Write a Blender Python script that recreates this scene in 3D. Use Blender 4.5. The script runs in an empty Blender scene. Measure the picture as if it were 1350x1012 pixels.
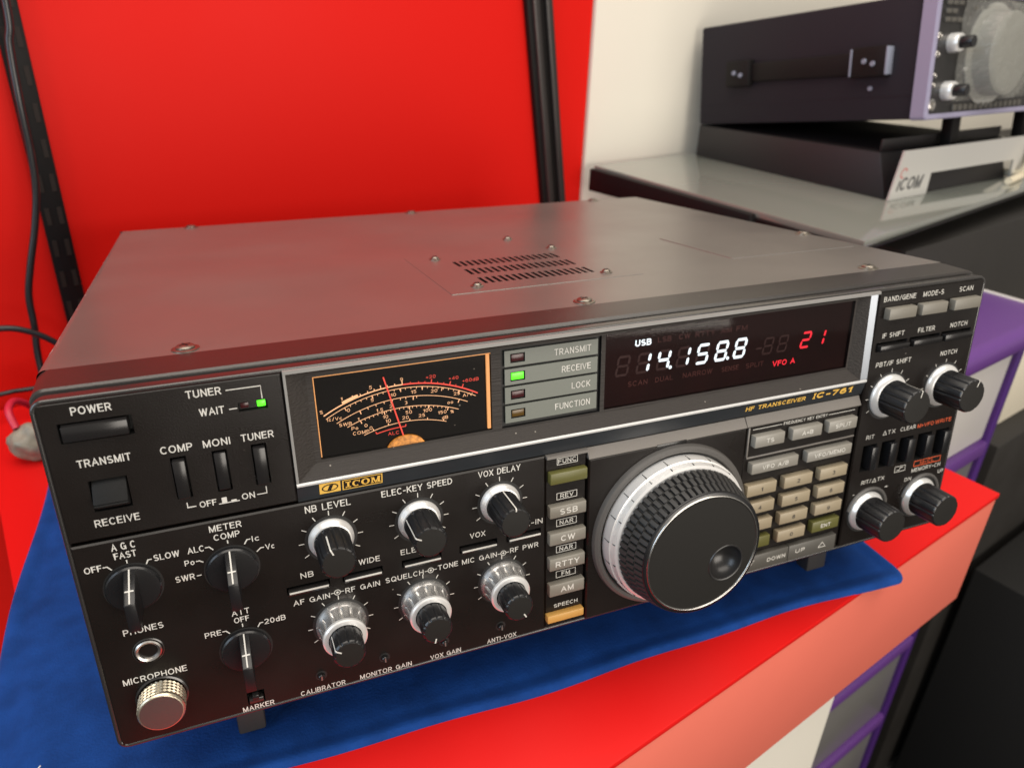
import bpy, bmesh, math, random
from mathutils import Matrix, Vector, noise as mnoise

random.seed(7)
S = 0.001                       # everything below is measured in millimetres
scene = bpy.context.scene
COL = scene.collection
PI = math.pi

# ------------------------------------------------------------------ camera
CW = (63.2605, -222.8210, 305.4232)
RW = ((0.929857, -0.366721, 0.029680), (-0.143642, -0.436116, -0.888352), (0.338722, 0.821777, -0.458203))
cam_data = bpy.data.cameras.new('camera')
cam = bpy.data.objects.new('camera', cam_data)
COL.objects.link(cam)
rx, dn, fw = RW
cam.matrix_world = Matrix(((rx[0], -dn[0], -fw[0], CW[0]*S), (rx[1], -dn[1], -fw[1], CW[1]*S),
                           (rx[2], -dn[2], -fw[2], CW[2]*S), (0, 0, 0, 1)))
cam_data.sensor_width = 36.0
cam_data.lens = 980.0/1350.0*36.0
cam_data.clip_start = 0.01
cam_data.clip_end = 50
cam_data.dof.use_dof = True
cam_data.dof.focus_distance = 0.297
cam_data.dof.aperture_fstop = 12.5
scene.camera = cam

# ------------------------------------------------------------------ world and lamps
world = bpy.data.worlds.new('World')
scene.world = world
world.use_nodes = True
bg = world.node_tree.nodes['Background']
bg.inputs['Color'].default_value = (1.0, 0.93, 0.84, 1)
bg.inputs['Strength'].default_value = 0.34

def area(name, loc, target, sx, sy, power, color):
    l = bpy.data.lights.new(name, 'AREA')
    l.shape = 'RECTANGLE'; l.size = sx; l.size_y = sy; l.energy = power; l.color = color
    o = bpy.data.objects.new(name, l); COL.objects.link(o)
    o.location = loc
    o.rotation_euler = (Vector(target)-Vector(loc)).to_track_quat('-Z', 'Y').to_euler()
    return o
area('ceiling_lamp', (0.3, -0.35, 1.9), (0.3, -0.35, 0), 2.4, 1.7, 50, (1.0, 0.92, 0.82))
area('window_lamp', (-1.6, -0.7, 0.9), (0.2, 0.1, 0.1), 1.0, 1.3, 18, (0.66, 0.82, 1.0))
area('shop_front_lamp', (0.9, -1.9, 0.25), (0.4, 0.2, 0.0), 1.5, 1.0, 32, (1.0, 0.92, 0.82))

scene.view_settings.view_transform = 'Standard'
scene.view_settings.look = 'None'
scene.view_settings.exposure = 0
scene.view_settings.gamma = 1
scene.view_settings.use_curve_mapping = False
scene.render.engine = 'CYCLES'
scene.cycles.max_bounces = 6
scene.cycles.use_denoising = True

# ------------------------------------------------------------------ materials
def mat(name, color, rough=0.5, metal=0.0, spec=0.5, bump=0.0, bscale=400, rvar=0.0, cvar=0.0, cscale=60,
        emit=None, estr=0.0, sheen=0.0, coat=0.0, stretch=None, dust=0.0, aniso=0.0):
    m = bpy.data.materials.new(name); m.use_nodes = True
    nt = m.node_tree; N = nt.nodes; L = nt.links
    p = N['Principled BSDF']
    p.inputs['Base Color'].default_value = (*color, 1)
    p.inputs['Roughness'].default_value = rough
    p.inputs['Metallic'].default_value = metal
    p.inputs['Specular IOR Level'].default_value = spec
    p.inputs['Coat Weight'].default_value = coat
    p.inputs['Anisotropic'].default_value = aniso
    if sheen:
        p.inputs['Sheen Weight'].default_value = sheen
        p.inputs['Sheen Roughness'].default_value = 0.35
        p.inputs['Sheen Tint'].default_value = (min(1, color[0]*3+.15), min(1, color[1]*3+.2), 1.0, 1)
    if emit:
        p.inputs['Emission Color'].default_value = (*emit, 1)
        p.inputs['Emission Strength'].default_value = estr
    tc = N.new('ShaderNodeTexCoord')
    mp = N.new('ShaderNodeMapping'); L.new(tc.outputs['Object'], mp.inputs['Vector'])
    if stretch: mp.inputs['Scale'].default_value = stretch
    def tex(scale, detail=3):
        n = N.new('ShaderNodeTexNoise'); n.inputs['Scale'].default_value = scale; n.inputs['Detail'].default_value = detail
        L.new(mp.outputs['Vector'], n.inputs['Vector']); return n
    if bump:
        n = tex(bscale); b = N.new('ShaderNodeBump'); b.inputs['Strength'].default_value = bump
        b.inputs['Distance'].default_value = 0.0004
        L.new(n.outputs['Fac'], b.inputs['Height']); L.new(b.outputs['Normal'], p.inputs['Normal'])
    if rvar:
        n = tex(cscale*0.7, 5); r = N.new('ShaderNodeMapRange')
        r.inputs['From Min'].default_value = 0.3; r.inputs['From Max'].default_value = 0.7
        r.inputs['To Min'].default_value = max(0.02, rough-rvar); r.inputs['To Max'].default_value = min(1, rough+rvar)
        L.new(n.outputs['Fac'], r.inputs['Value']); L.new(r.outputs['Result'], p.inputs['Roughness'])
    out = None
    if cvar:
        n = tex(cscale, 5); r = N.new('ShaderNodeMix'); r.data_type = 'RGBA'
        r.inputs['A'].default_value = (*[c*(1-cvar) for c in color], 1)
        r.inputs['B'].default_value = (*[min(1, c*(1+cvar)) for c in color], 1)
        mr = N.new('ShaderNodeMapRange'); mr.inputs['From Min'].default_value = 0.3; mr.inputs['From Max'].default_value = 0.7
        L.new(n.outputs['Fac'], mr.inputs['Value']); L.new(mr.outputs['Result'], r.inputs['Factor'])
        out = r.outputs['Result']
    if dust:
        v = N.new('ShaderNodeTexVoronoi'); v.inputs['Scale'].default_value = 330; v.inputs['Randomness'].default_value = 1
        L.new(tc.outputs['Object'], v.inputs['Vector'])
        wn = N.new('ShaderNodeTexWhiteNoise'); L.new(v.outputs['Position'], wn.inputs['Vector'])
        gt = N.new('ShaderNodeMath'); gt.operation = 'GREATER_THAN'; gt.inputs[1].default_value = 1-dust
        L.new(wn.outputs['Value'], gt.inputs[0])
        lt = N.new('ShaderNodeMath'); lt.operation = 'LESS_THAN'; lt.inputs[1].default_value = 0.11
        L.new(v.outputs['Distance'], lt.inputs[0])
        mu = N.new('ShaderNodeMath'); mu.operation = 'MULTIPLY'; L.new(gt.outputs[0], mu.inputs[0]); L.new(lt.outputs[0], mu.inputs[1])
        mm = N.new('ShaderNodeMath'); mm.operation = 'MULTIPLY'; mm.inputs[1].default_value = 0.55; L.new(mu.outputs[0], mm.inputs[0])
        r = N.new('ShaderNodeMix'); r.data_type = 'RGBA'
        r.inputs['A'].default_value = (*color, 1); r.inputs['B'].default_value = (0.42, 0.38, 0.33, 1)
        if out: L.new(out, r.inputs['A'])
        L.new(mm.outputs[0], r.inputs['Factor']); out = r.outputs['Result']
    if out: L.new(out, p.inputs['Base Color'])
    return m

def pane_mat(name, tint, gloss=0.04):
    m = bpy.data.materials.new(name); m.use_nodes = True
    nt = m.node_tree; N = nt.nodes; L = nt.links; N.remove(N['Principled BSDF'])
    t = N.new('ShaderNodeBsdfTransparent'); t.inputs['Color'].default_value = (*tint, 1)
    g = N.new('ShaderNodeBsdfGlossy'); g.inputs['Roughness'].default_value = gloss
    f = N.new('ShaderNodeFresnel'); f.inputs['IOR'].default_value = 1.27
    mx = N.new('ShaderNodeMixShader')
    gm = N.new('ShaderNodeNewGeometry'); iv = N.new('ShaderNodeMath'); iv.operation = 'SUBTRACT'; iv.inputs[0].default_value = 1.0
    L.new(gm.outputs['Backfacing'], iv.inputs[1]); ml = N.new('ShaderNodeMath'); ml.operation = 'MULTIPLY'
    L.new(f.outputs[0], ml.inputs[0]); L.new(iv.outputs[0], ml.inputs[1])
    L.new(ml.outputs[0], mx.inputs[0]); L.new(t.outputs[0], mx.inputs[1]); L.new(g.outputs[0], mx.inputs[2])
    L.new(mx.outputs[0], N['Material Output'].inputs['Surface'])
    return m

M = {}
M['panel'] = mat('black_panel_plastic', (0.0085, 0.0062, 0.0052), 0.30, spec=0.34, bump=0.12, bscale=1800, rvar=0.06, cscale=40, dust=0.012)
M['panel_dark'] = mat('recess_black', (0.006, 0.006, 0.006), 0.55)
M['rim'] = mat('panel_rim_plastic', (0.022, 0.020, 0.019), 0.26, spec=.7, coat=.3)
M['bezel_top'] = mat('charcoal_painted_bezel', (0.022, 0.019, 0.017), 0.33, spec=.7, bump=0.15, bscale=1500, dust=0.015)
M['cover'] = mat('warm_grey_metallic_paint', (0.225, 0.215, 0.198), 0.34, metal=0.6, bump=0.16, bscale=2200, rvar=0.06, cvar=0.06, cscale=14, dust=0.035)
M['cover_under'] = mat('grey_steel', (0.2, 0.19, 0.18), 0.5, metal=0.6)
M['silver'] = mat('brushed_silver_trim', (0.70, 0.70, 0.70), 0.28, metal=0.88, bump=0.05, bscale=900)
M['frame_dull'] = mat('dull_grey_trim', (0.24, 0.235, 0.225), 0.5, metal=0.25)
M['frame_side'] = mat('blue_grey_trim', (0.24, 0.26, 0.29), 0.30, metal=0.9)
M['screw'] = mat('dull_plated_screw', (0.26, 0.235, 0.20), 0.36, metal=0.95)
M['rimring'] = mat('dull_chrome_rim', (0.48, 0.47, 0.45), 0.24, metal=1.0)
M['skirt'] = mat('satin_pearl_metal', (0.90, 0.89, 0.87), 0.28, metal=0.5)
M['ring_metal'] = mat('satin_aluminium', (0.86, 0.85, 0.83), 0.27, metal=0.85)
M['texbez'] = mat('ribbed_charcoal_bezel', (0.032, 0.027, 0.024), 0.6, spec=.35, bump=0.9, bscale=1500, dust=0.07, stretch=(0.05, 1, 1))
M['band'] = mat('slate_band', (0.026, 0.029, 0.033), 0.30)
M['greystrip'] = mat('grey_strip_plastic', (0.17, 0.155, 0.14), 0.42, bump=0.1, bscale=1500)
M['white'] = mat('white_legend_ink', (0.62, 0.60, 0.55), 0.5)
M['orange_ink'] = mat('orange_legend_ink', (0.75, 0.11, 0.03), 0.5)
M['gold'] = mat('gold_badge', (0.88, 0.53, 0.10), 0.42)
M['gold_dark'] = mat('badge_black', (0.012, 0.01, 0.008), 0.4)
M['knob'] = mat('black_knob_plastic', (0.010, 0.010, 0.011), 0.28, bump=0.06, bscale=1500, rvar=0.05)
M['rocker'] = mat('matt_black_rocker', (0.011, 0.011, 0.011), 0.55, spec=.15)
M['knobface'] = mat('black_knob_face', (0.010, 0.009, 0.0076), 0.45, spec=.32, bump=0.12, bscale=2500)
M['rubber'] = mat('grip_rubber', (0.030, 0.029, 0.028), 0.55, bump=0.15, bscale=2500)
M['dialring'] = mat('dark_grey_ring', (0.085, 0.08, 0.075), 0.38)
M['btn_grey'] = mat('warm_grey_key', (0.20, 0.185, 0.155), 0.42, bump=0.08, bscale=1500)
M['btn_silver'] = mat('light_grey_key', (0.25, 0.235, 0.205), 0.40, bump=0.08, bscale=1500)
M['btn_beige'] = mat('beige_key', (0.32, 0.265, 0.18), 0.42, bump=0.08, bscale=1500)
M['btn_olive'] = mat('olive_key', (0.115, 0.11, 0.03), 0.40, bump=0.08, bscale=1500)
M['btn_orange'] = mat('tan_orange_key', (0.55, 0.30, 0.075), 0.40, bump=0.08, bscale=1500)
M['btn_black'] = mat('black_key', (0.014, 0.013, 0.013), 0.22)
M['btn_wide'] = mat('dark_grey_key', (0.085, 0.08, 0.07), 0.42, bump=0.08, bscale=1500)
M['status_bar'] = mat('grey_green_bar', (0.155, 0.165, 0.14), 0.42, bump=0.05, bscale=1200)
M['chrome'] = mat('nickel', (0.55, 0.53, 0.50), 0.32, metal=1.0)
M['brass'] = mat('worn_nickel_cap', (0.62, 0.55, 0.42), 0.32, metal=0.9, bump=0.06, bscale=2000)
M['capface'] = mat('mic_cap_face', (0.24, 0.20, 0.19), 0.34, metal=0.9, bump=0.15, bscale=700, stretch=(1, 1, 8))
M['led_green'] = mat('lit_green_lamp', (0.05, 0.5, 0.02), 0.3, emit=(0.10, 1.0, 0.02), estr=1.5)
M['led_red_off'] = mat('unlit_red_lamp', (0.05, 0.008, 0.01), 0.25)
M['led_amber_off'] = mat('unlit_amber_lamp', (0.10, 0.055, 0.01), 0.25)
M['lcd_back'] = mat('display_backing', (0.009, 0.0016, 0.0014), 0.5, spec=.2, cvar=0.6, cscale=30)
M['seg_white'] = mat('lit_white_segment', (0.5, 0.6, 0.6), 0.4, emit=(0.66, 0.93, 1.0), estr=1.7)
M['seg_red'] = mat('lit_red_segment', (0.5, 0.01, 0.03), 0.4, emit=(1.0, 0.03, 0.05), estr=1.1)
M['seg_dim'] = mat('unlit_segment', (0.020, 0.006, 0.005), 0.45)
M['seg_dimtxt'] = mat('unlit_legend', (0.07, 0.018, 0.013), 0.45)
M['meter_face'] = mat('meter_face_black', (0.004, 0.0035, 0.0035), 0.6, spec=.2, dust=0.06)
M['meter_ink'] = mat('backlit_cream_ink', (0.6, 0.35, 0.2), 0.5, emit=(1.0, 0.52, 0.26), estr=0.75)
M['meter_red'] = mat('backlit_red_ink', (0.6, 0.04, 0.03), 0.5, emit=(1.0, 0.10, 0.06), estr=0.5)
M['meter_edge'] = mat('backlit_meter_edge', (0.5, 0.25, 0.1), 0.5, emit=(1.0, 0.42, 0.13), estr=0.6)
M['pivot'] = mat('glowing_needle_hub', (0.42, 0.17, 0.03), 0.5, emit=(1.0, 0.33, 0.02), estr=0.22, cvar=0.7, cscale=900)
M['pane'] = pane_mat('clear_window_pane', (0.95, 0.94, 0.93))
M['smoke_pane'] = pane_mat('smoked_window_pane', (0.85, 0.78, 0.78))
M['rubber_foot'] = mat('foot_plastic', (0.035, 0.032, 0.028), 0.45)

# ------------------------------------------------------------------ mesh helpers
def merge(bm, t, mi=0, xf=None):
    for f in t.faces: f.material_index = mi
    if xf is not None: bmesh.ops.transform(t, matrix=xf, verts=t.verts)
    me = bpy.data.meshes.new('tmp'); t.to_mesh(me); t.free()
    bm.from_mesh(me); bpy.data.meshes.remove(me)

def box(bm, x0, x1, y0, y1, z0, z1, mi=0, bev=0.0, seg=2, xf=None):
    t = bmesh.new()
    bmesh.ops.create_cube(t, size=1.0)
    for v in t.verts:
        v.co = Vector((x0+(v.co.x+.5)*(x1-x0), y0+(v.co.y+.5)*(y1-y0), z0+(v.co.z+.5)*(z1-z0)))
    if bev: bmesh.ops.bevel(t, geom=list(t.edges), offset=bev, segments=seg, affect='EDGES', profile=0.5)
    merge(bm, t, mi, xf)

def hexa(bm, pts, mi=0, bev=0.0, seg=2):
    """pts: bottom 4 then top 4, both anticlockwise"""
    t = bmesh.new(); v = [t.verts.new(p) for p in pts]
    for f in ((3, 2, 1, 0), (4, 5, 6, 7), (0, 1, 5, 4), (1, 2, 6, 5), (2, 3, 7, 6), (3, 0, 4, 7)):
        t.faces.new([v[i] for i in f])
    bmesh.ops.recalc_face_normals(t, faces=t.faces)
    if bev: bmesh.ops.bevel(t, geom=list(t.edges), offset=bev, segments=seg, affect='EDGES', profile=0.5)
    merge(bm, t, mi)

def prism(bm, outline, a0, a1, mi=0, axis='y', bev=0.0, seg=2):
    """outline of 2D points extruded along an axis (y: outline is x,z; z: x,y; x: y,z)"""
    def P(u, w, a):
        return {'y': (u, a, w), 'z': (u, w, a), 'x': (a, u, w)}[axis]
    t = bmesh.new()
    lo = [t.verts.new(P(u, w, a0)) for u, w in outline]; hi = [t.verts.new(P(u, w, a1)) for u, w in outline]
    n = len(outline)
    t.faces.new(lo); t.faces.new(hi[::-1])
    for i in range(n): t.faces.new((lo[i], hi[i], hi[(i+1) % n], lo[(i+1) % n]))
    bmesh.ops.recalc_face_normals(t, faces=t.faces)
    if bev:
        es = [e for e in t.edges if (e.verts[0] in lo) == (e.verts[1] in lo)]
        bmesh.ops.bevel(t, geom=es, offset=bev, segments=seg, affect='EDGES', profile=0.5)
    merge(bm, t, mi)

def rrect(x0, x1, z0, z1, r, n=6):
    o = []
    for cx, cz, a in ((x1-r, z1-r, 0), (x0+r, z1-r, 90), (x0+r, z0+r, 180), (x1-r, z0+r, 270)):
        for i in range(n+1):
            th = math.radians(a+90*i/n); o.append((cx+r*math.cos(th), cz+r*math.sin(th)))
    return o

def loft(bm, rings, mi=0, closed=True, cap=False):
    """rings: lists of 3D points of equal length"""
    t = bmesh.new()
    R = [[t.verts.new(p) for p in r] for r in rings]
    n = len(rings[0])
    for a, b in zip(R[:-1], R[1:]):
        for i in range(n if closed else n-1):
            j = (i+1) % n
            t.faces.new((a[i], a[j], b[j], b[i]))
    if cap:
        t.faces.new(R[0][::-1]); t.faces.new(R[-1])
    bmesh.ops.recalc_face_normals(t, faces=t.faces)
    merge(bm, t, mi)

def lathe(bm, prof, n=48, mi=0, cx=0, cz=0, mod=None, capend=True, capstart=False):
    """profile of (radius, stand-out d) about an axis towards -Y"""
    rings = []
    for k, (r, d) in enumerate(prof):
        ring = []
        for i in range(n):
            th = 2*PI*i/n
            rr = r*(mod(th, k) if mod else 1)
            ring.append((cx+rr*math.sin(th), -d, cz+rr*math.cos(th)))
        rings.append(ring)
    t = bmesh.new()
    R = [[t.verts.new(p) for p in r] for r in rings]
    for a, b in zip(R[:-1], R[1:]):
        for i in range(n):
            j = (i+1) % n; t.faces.new((a[i], a[j], b[j], b[i]))
    if capend: t.faces.new(R[-1])
    if capstart: t.faces.new(R[0][::-1])
    bmesh.ops.recalc_face_normals(t, faces=t.faces)
    merge(bm, t, mi)

def tube(bm, pts, r, n=10, mi=0, cap=True):
    pts = [Vector(p) for p in pts]; rings = []
    up = Vector((0, 0, 1))
    for i, p in enumerate(pts):
        d = (pts[min(i+1, len(pts)-1)]-pts[max(i-1, 0)]).normalized()
        a = d.cross(up)
        if a.length < 1e-3: a = d.cross(Vector((1, 0, 0)))
        a.normalize(); b = a.cross(d)
        rr = r[i] if isinstance(r, (list, tuple)) else r
        rings.append([p+a*(rr*math.cos(2*PI*k/n))+b*(rr*math.sin(2*PI*k/n)) for k in range(n)])
    loft(bm, rings, mi, True, cap)

def spline(pts, n=12):
    pts = [Vector(p) for p in pts]; out = []
    P = [pts[0]*2-pts[1]]+pts+[pts[-1]*2-pts[-2]]
    for i in range(1, len(P)-2):
        for k in range(n):
            t = k/n; a, b, c, d = P[i-1], P[i], P[i+1], P[i+2]
            out.append(0.5*((2*b)+(c-a)*t+(2*a-5*b+4*c-d)*t*t+(3*b-a-3*c+d)*t**3))
    return out+[pts[-1]]

def plate(bm, x0, x1, z0, z1, holes, y0, depth, mi=0, mi_in=None, axis='y', edge=None):
    """front sheet at y0 with rectangular wells of the given depth; the outer edge is turned back by `edge`"""
    mi_in = mi if mi_in is None else mi_in
    xs = sorted(set([x0, x1]+[h[0] for h in holes]+[h[1] for h in holes]))
    zs = sorted(set([z0, z1]+[h[2] for h in holes]+[h[3] for h in holes]))
    def P(u, w, a): return (u, a, w) if axis == 'y' else (u, w, -a)
    t = bmesh.new(); cache = {}
    def V(u, w, a):
        k = (round(u, 4), round(w, 4), round(a, 4))
        if k not in cache: cache[k] = t.verts.new(P(u, w, a))
        return cache[k]
    def quad(a, b, c, d, m):
        f = t.faces.new((a, b, c, d)); f.material_index = m
    def inhole(u, w):
        for h in holes:
            if h[0] < u < h[1] and h[2] < w < h[3]: return True
        return False
    for i in range(len(xs)-1):
        for j in range(len(zs)-1):
            if not inhole((xs[i]+xs[i+1])/2, (zs[j]+zs[j+1])/2):
                quad(V(xs[i], zs[j], y0), V(xs[i+1], zs[j], y0), V(xs[i+1], zs[j+1], y0), V(xs[i], zs[j+1], y0), mi)
    for h in holes:
        a, b, c, d = h[:4]; dd = h[4] if len(h) > 4 else depth
        xx = [x for x in xs if a <= x <= b]; zz = [z for z in zs if c <= z <= d]
        for p, q in zip(xx[:-1], xx[1:]):
            quad(V(p, c, y0), V(p, c, y0+dd), V(q, c, y0+dd), V(q, c, y0), mi_in)
            quad(V(p, d, y0), V(q, d, y0), V(q, d, y0+dd), V(p, d, y0+dd), mi_in)
        for p, q in zip(zz[:-1], zz[1:]):
            quad(V(a, p, y0), V(a, q, y0), V(a, q, y0+dd), V(a, p, y0+dd), mi_in)
            quad(V(b, p, y0), V(b, p, y0+dd), V(b, q, y0+dd), V(b, q, y0), mi_in)
        pts = [(x, c) for x in xx]+[(b, z) for z in zz[1:]]+[(x, d) for x in xx[::-1][1:]]+[(a, z) for z in zz[::-1][1:-1]]
        f = t.faces.new([V(u, w, y0+dd) for u, w in pts]); f.material_index = mi_in
    e = edge if edge is not None else depth
    for p, q in zip(xs[:-1], xs[1:]):
        quad(V(p, z0, y0), V(q, z0, y0), V(q, z0, y0+e), V(p, z0, y0+e), mi)
        quad(V(p, z1, y0), V(p, z1, y0+e), V(q, z1, y0+e), V(q, z1, y0), mi)
    for p, q in zip(zs[:-1], zs[1:]):
        quad(V(x0, p, y0), V(x0, p, y0+e), V(x0, q, y0+e), V(x0, q, y0), mi)
        quad(V(x1, p, y0), V(x1, q, y0), V(x1, q, y0+e), V(x1, p, y0+e), mi)
    me = bpy.data.meshes.new('tmp'); t.to_mesh(me); t.free(); bm.from_mesh(me); bpy.data.meshes.remove(me)

def stroke(bm, pts, w, y=-0.12, mi=0, xf=None):
    """a flat printed line through (x, z) points"""
    t = bmesh.new(); n = len(pts); L = []; Rr = []
    for i, p in enumerate(pts):
        a = Vector(pts[max(i-1, 0)]); b = Vector(pts[min(i+1, n-1)]); d = (b-a)
        if d.length == 0: d = Vector((1, 0))
        d.normalize(); k = 1.0
        if 0 < i < n-1:
            d1 = (Vector(p)-a).normalized(); k = 1/max(0.5, abs(d1.dot(d)))
        nx, nz = -d.y*w/2*k, d.x*w/2*k
        L.append(t.verts.new((p[0]+nx, y, p[1]+nz))); Rr.append(t.verts.new((p[0]-nx, y, p[1]-nz)))
    for i in range(n-1): t.faces.new((Rr[i], Rr[i+1], L[i+1], L[i]))
    merge(bm, t, mi, xf)

# ---- lettering: a plain grotesque drawn as strokes (each glyph: width, polylines on a 0..1 tall box)
def _arc(cx, cy, rx, ry, a0, a1, n=9):
    return [(cx+rx*math.cos(math.radians(a0+(a1-a0)*k/n)), cy+ry*math.sin(math.radians(a0+(a1-a0)*k/n))) for k in range(n+1)]
def _bowl(x0, x1, y0, y1): # stem side at x0, round to the right
    m = (y0+y1)/2; r = (y1-y0)/2; xm = max(x0, x1-r*1.0)
    return [(x0, y1), (xm, y1)]+_arc(xm, m, x1-xm, r, 90, -90)[1:-1]+[(xm, y0), (x0, y0)]
GL = {
 'A': (.78, [[(0, 0), (.39, 1), (.78, 0)], [(.15, .34), (.63, .34)]]),
 'B': (.66, [[(0, 0), (0, 1)], _bowl(0, .62, .53, 1), _bowl(0, .66, 0, .53)]),
 'C': (.74, [_arc(.39, .5, .39, .5, 42, 318, 18)]),
 'D': (.72, [[(0, 0), (0, 1)], _bowl(0, .72, 0, 1)]),
 'E': (.58, [[(.58, 1), (0, 1), (0, 0), (.58, 0)], [(0, .53), (.52, .53)]]),
 'F': (.55, [[(.55, 1), (0, 1), (0, 0)], [(0, .51), (.48, .51)]]),
 'G': (.78, [_arc(.39, .5, .39, .5, 42, 330, 18)+[(.78, .46), (.44, .46)], [(.78, .46), (.78, 0)]]),
 'H': (.68, [[(0, 0), (0, 1)], [(.68, 0), (.68, 1)], [(0, .52), (.68, .52)]]),
 'I': (.0, [[(0, 0), (0, 1)]]),
 'i': (.0, [[(0, 0), (0, .72)]]),
 'J': (.5, [[(.5, 1), (.5, .25)]+_arc(.25, .25, .25, .25, 0, -180)]),
 'K': (.68, [[(0, 0), (0, 1)], [(.66, 1), (.02, .38)], [(.22, .58), (.68, 0)]]),
 'L': (.54, [[(0, 1), (0, 0), (.54, 0)]]),
 'M': (.82, [[(0, 0), (0, 1)], [(0.02, 1), (.41, .02)], [(.41, .02), (.80, 1)], [(.82, 1), (.82, 0)]]),
 'N': (.68, [[(0, 0), (0, 1)], [(.01, 1), (.67, 0)], [(.68, 0), (.68, 1)]]),
 'O': (.82, [_arc(.41, .5, .41, .5, 0, 360, 24)]),
 'P': (.63, [[(0, 0), (0, 1)], _bowl(0, .63, .44, 1)]),
 'Q': (.82, [_arc(.41, .5, .41, .5, 0, 360, 24), [(.5, .25), (.8, -.05)]]),
 'R': (.67, [[(0, 0), (0, 1)], _bowl(0, .64, .46, 1), [(.36, .46), (.67, 0)]]),
 'S': (.66, [_arc(.33, .745, .30, .255, 30, 270, 10)+_arc(.33, .25, .33, .25, 90, -150, 10)]),
 'T': (.66, [[(0, 1), (.66, 1)], [(.33, 1), (.33, 0)]]),
 'U': (.68, [[(0, 1), (0, .32)]+_arc(.34, .32, .34, .32, 180, 360, 10)+[(.68, 1)]]),
 'V': (.74, [[(0, 1), (.37, 0), (.74, 1)]]),
 'W': (1.06, [[(0, 1), (.26, 0)], [(.26, 0), (.53, 1)], [(.53, 1), (.80, 0)], [(.80, 0), (1.06, 1)]]),
 'X': (.7, [[(0, 0), (.7, 1)], [(0, 1), (.7, 0)]]),
 'Y': (.72, [[(0, 1), (.36, .42), (.72, 1)], [(.36, .42), (.36, 0)]]),
 'Z': (.64, [[(0, 1), (.64, 1), (0, 0), (.64, 0)]]),
 '0': (.62, [_arc(.31, .5, .31, .5, 0, 360, 20)]),
 '1': (.26, [[(0, .78), (.26, 1), (.26, 0)]]),
 '2': (.6, [_arc(.3, .71, .3, .29, 165, -25, 9)+[(0, 0), (.6, 0)]]),
 '3': (.6, [_arc(.29, .75, .27, .25, 150, -90, 9), _arc(.29, .25, .31, .25, 90, -150, 9)]),
 '4': (.64, [[(.48, 0), (.48, 1), (0, .28), (.64, .28)]]),
 '5': (.6, [[(.54, 1), (.1, 1), (.05, .5)]+_arc(.29, .31, .31, .31, 120, -150, 10)]),
 '6': (.62, [_arc(.31, .31, .31, .31, 0, 360, 16), _arc(.36, .5, .36, .5, 60, 190, 8)]),
 '7': (.58, [[(0, 1), (.58, 1), (.2, 0)]]),
 '8': (.62, [_arc(.31, .75, .27, .25, 0, 360, 16), _arc(.31, .25, .31, .25, 0, 360, 16)]),
 '9': (.62, [_arc(.31, .69, .31, .31, 0, 360, 16), _arc(.26, .5, .36, .5, -120, 10, 8)]),
 'o': (.54, [_arc(.27, .34, .27, .34, 0, 360, 16)]),
 'c': (.48, [_arc(.27, .34, .27, .34, 45, 315, 12)]),
 'd': (.52, [_arc(.26, .34, .26, .34, 0, 360, 16), [(.52, 0), (.52, 1)]]),
 '-': (.34, [[(0, .42), (.34, .42)]]), '+': (.5, [[(0, .42), (.5, .42)], [(.25, .17), (.25, .67)]]),
 '=': (.46, [[(0, .30), (.46, .30)], [(0, .60), (.46, .60)]]), '/': (.36, [[(0, -.02), (.36, 1.02)]]),
 '.': (.02, [[(0, -.05), (0, .1)]]), '>': (.4, [[(0, .75), (.4, .45), (0, .15)]]),
 '%': (.8, [_arc(.17, .76, .17, .22, 0, 360, 10), _arc(.63, .24, .17, .22, 0, 360, 10), [(.15, 0), (.65, 1)]]),
 ' ': (.28, [])}
def text(bm, s, x0, x1, z, cap, y=-0.12, mi=0, bold=0.012, align=None, frame=None, slant=0.0, serif=False):
    """s fitted between x0 and x1 with its baseline at z and the given cap height; x1 None: natural width"""
    w = cap*(0.125+2.3*bold); hh = cap-w; gap = 0.36
    ws = sum(GL[c][0] for c in s)+gap*(len(s)-1)
    if x1 is None:
        tot = ws*hh*1.25+w
        if align == 'c': x0 -= tot/2
        x1 = x0+tot
    if len(s) == 1 and ws < .05: sx = hh; x0 = (x0+x1)/2-w/2
    else: sx = (x1-x0-w)/ws
    cx = x0+w/2; n = 0
    for c in s:
        wd, strokes = GL[c]
        for st_ in strokes:
            n += 1
            pts = [(cx+px*sx+slant*py*hh, z+w/2+py*hh) for px, py in st_]
            # straight strokes run on by half a weight so that corners fill
            a, b_ = Vector(pts[0]), Vector(pts[1]); e, f = Vector(pts[-1]), Vector(pts[-2])
            closed = (Vector(pts[0])-Vector(pts[-1])).length < 1e-6
            if not closed:
                if len(st_) < 6 or st_[0][1] in (0, 1): pts[0] = tuple(a+(a-b_).normalized()*w*.5)
                if len(st_) < 6 or st_[-1][1] in (0, 1): pts[-1] = tuple(e+(e-f).normalized()*w*.5)
            stroke(bm, pts, w, y-0.003*(n % 4), mi, frame)
            if serif:
                for (px, py), (qx, qy) in ((st_[0], st_[min(1, len(st_)-1)]), (st_[-1], st_[-2])):
                    if py in (0, 1) and abs(qx-px) < .3 and qy != py:
                        X, Z = cx+px*sx, z+w*.32+py*(cap-w*.64); L = w*.95
                        stroke(bm, [(X-L, Z), (X+L, Z)], w*.62, y-0.016, mi, frame)
        cx += (wd+gap)*sx

def poly(bm, pts, y=-0.12, mi=0):
    t = bmesh.new(); t.faces.new([t.verts.new((x, y, z)) for x, z in pts]); merge(bm, t, mi)

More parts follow.
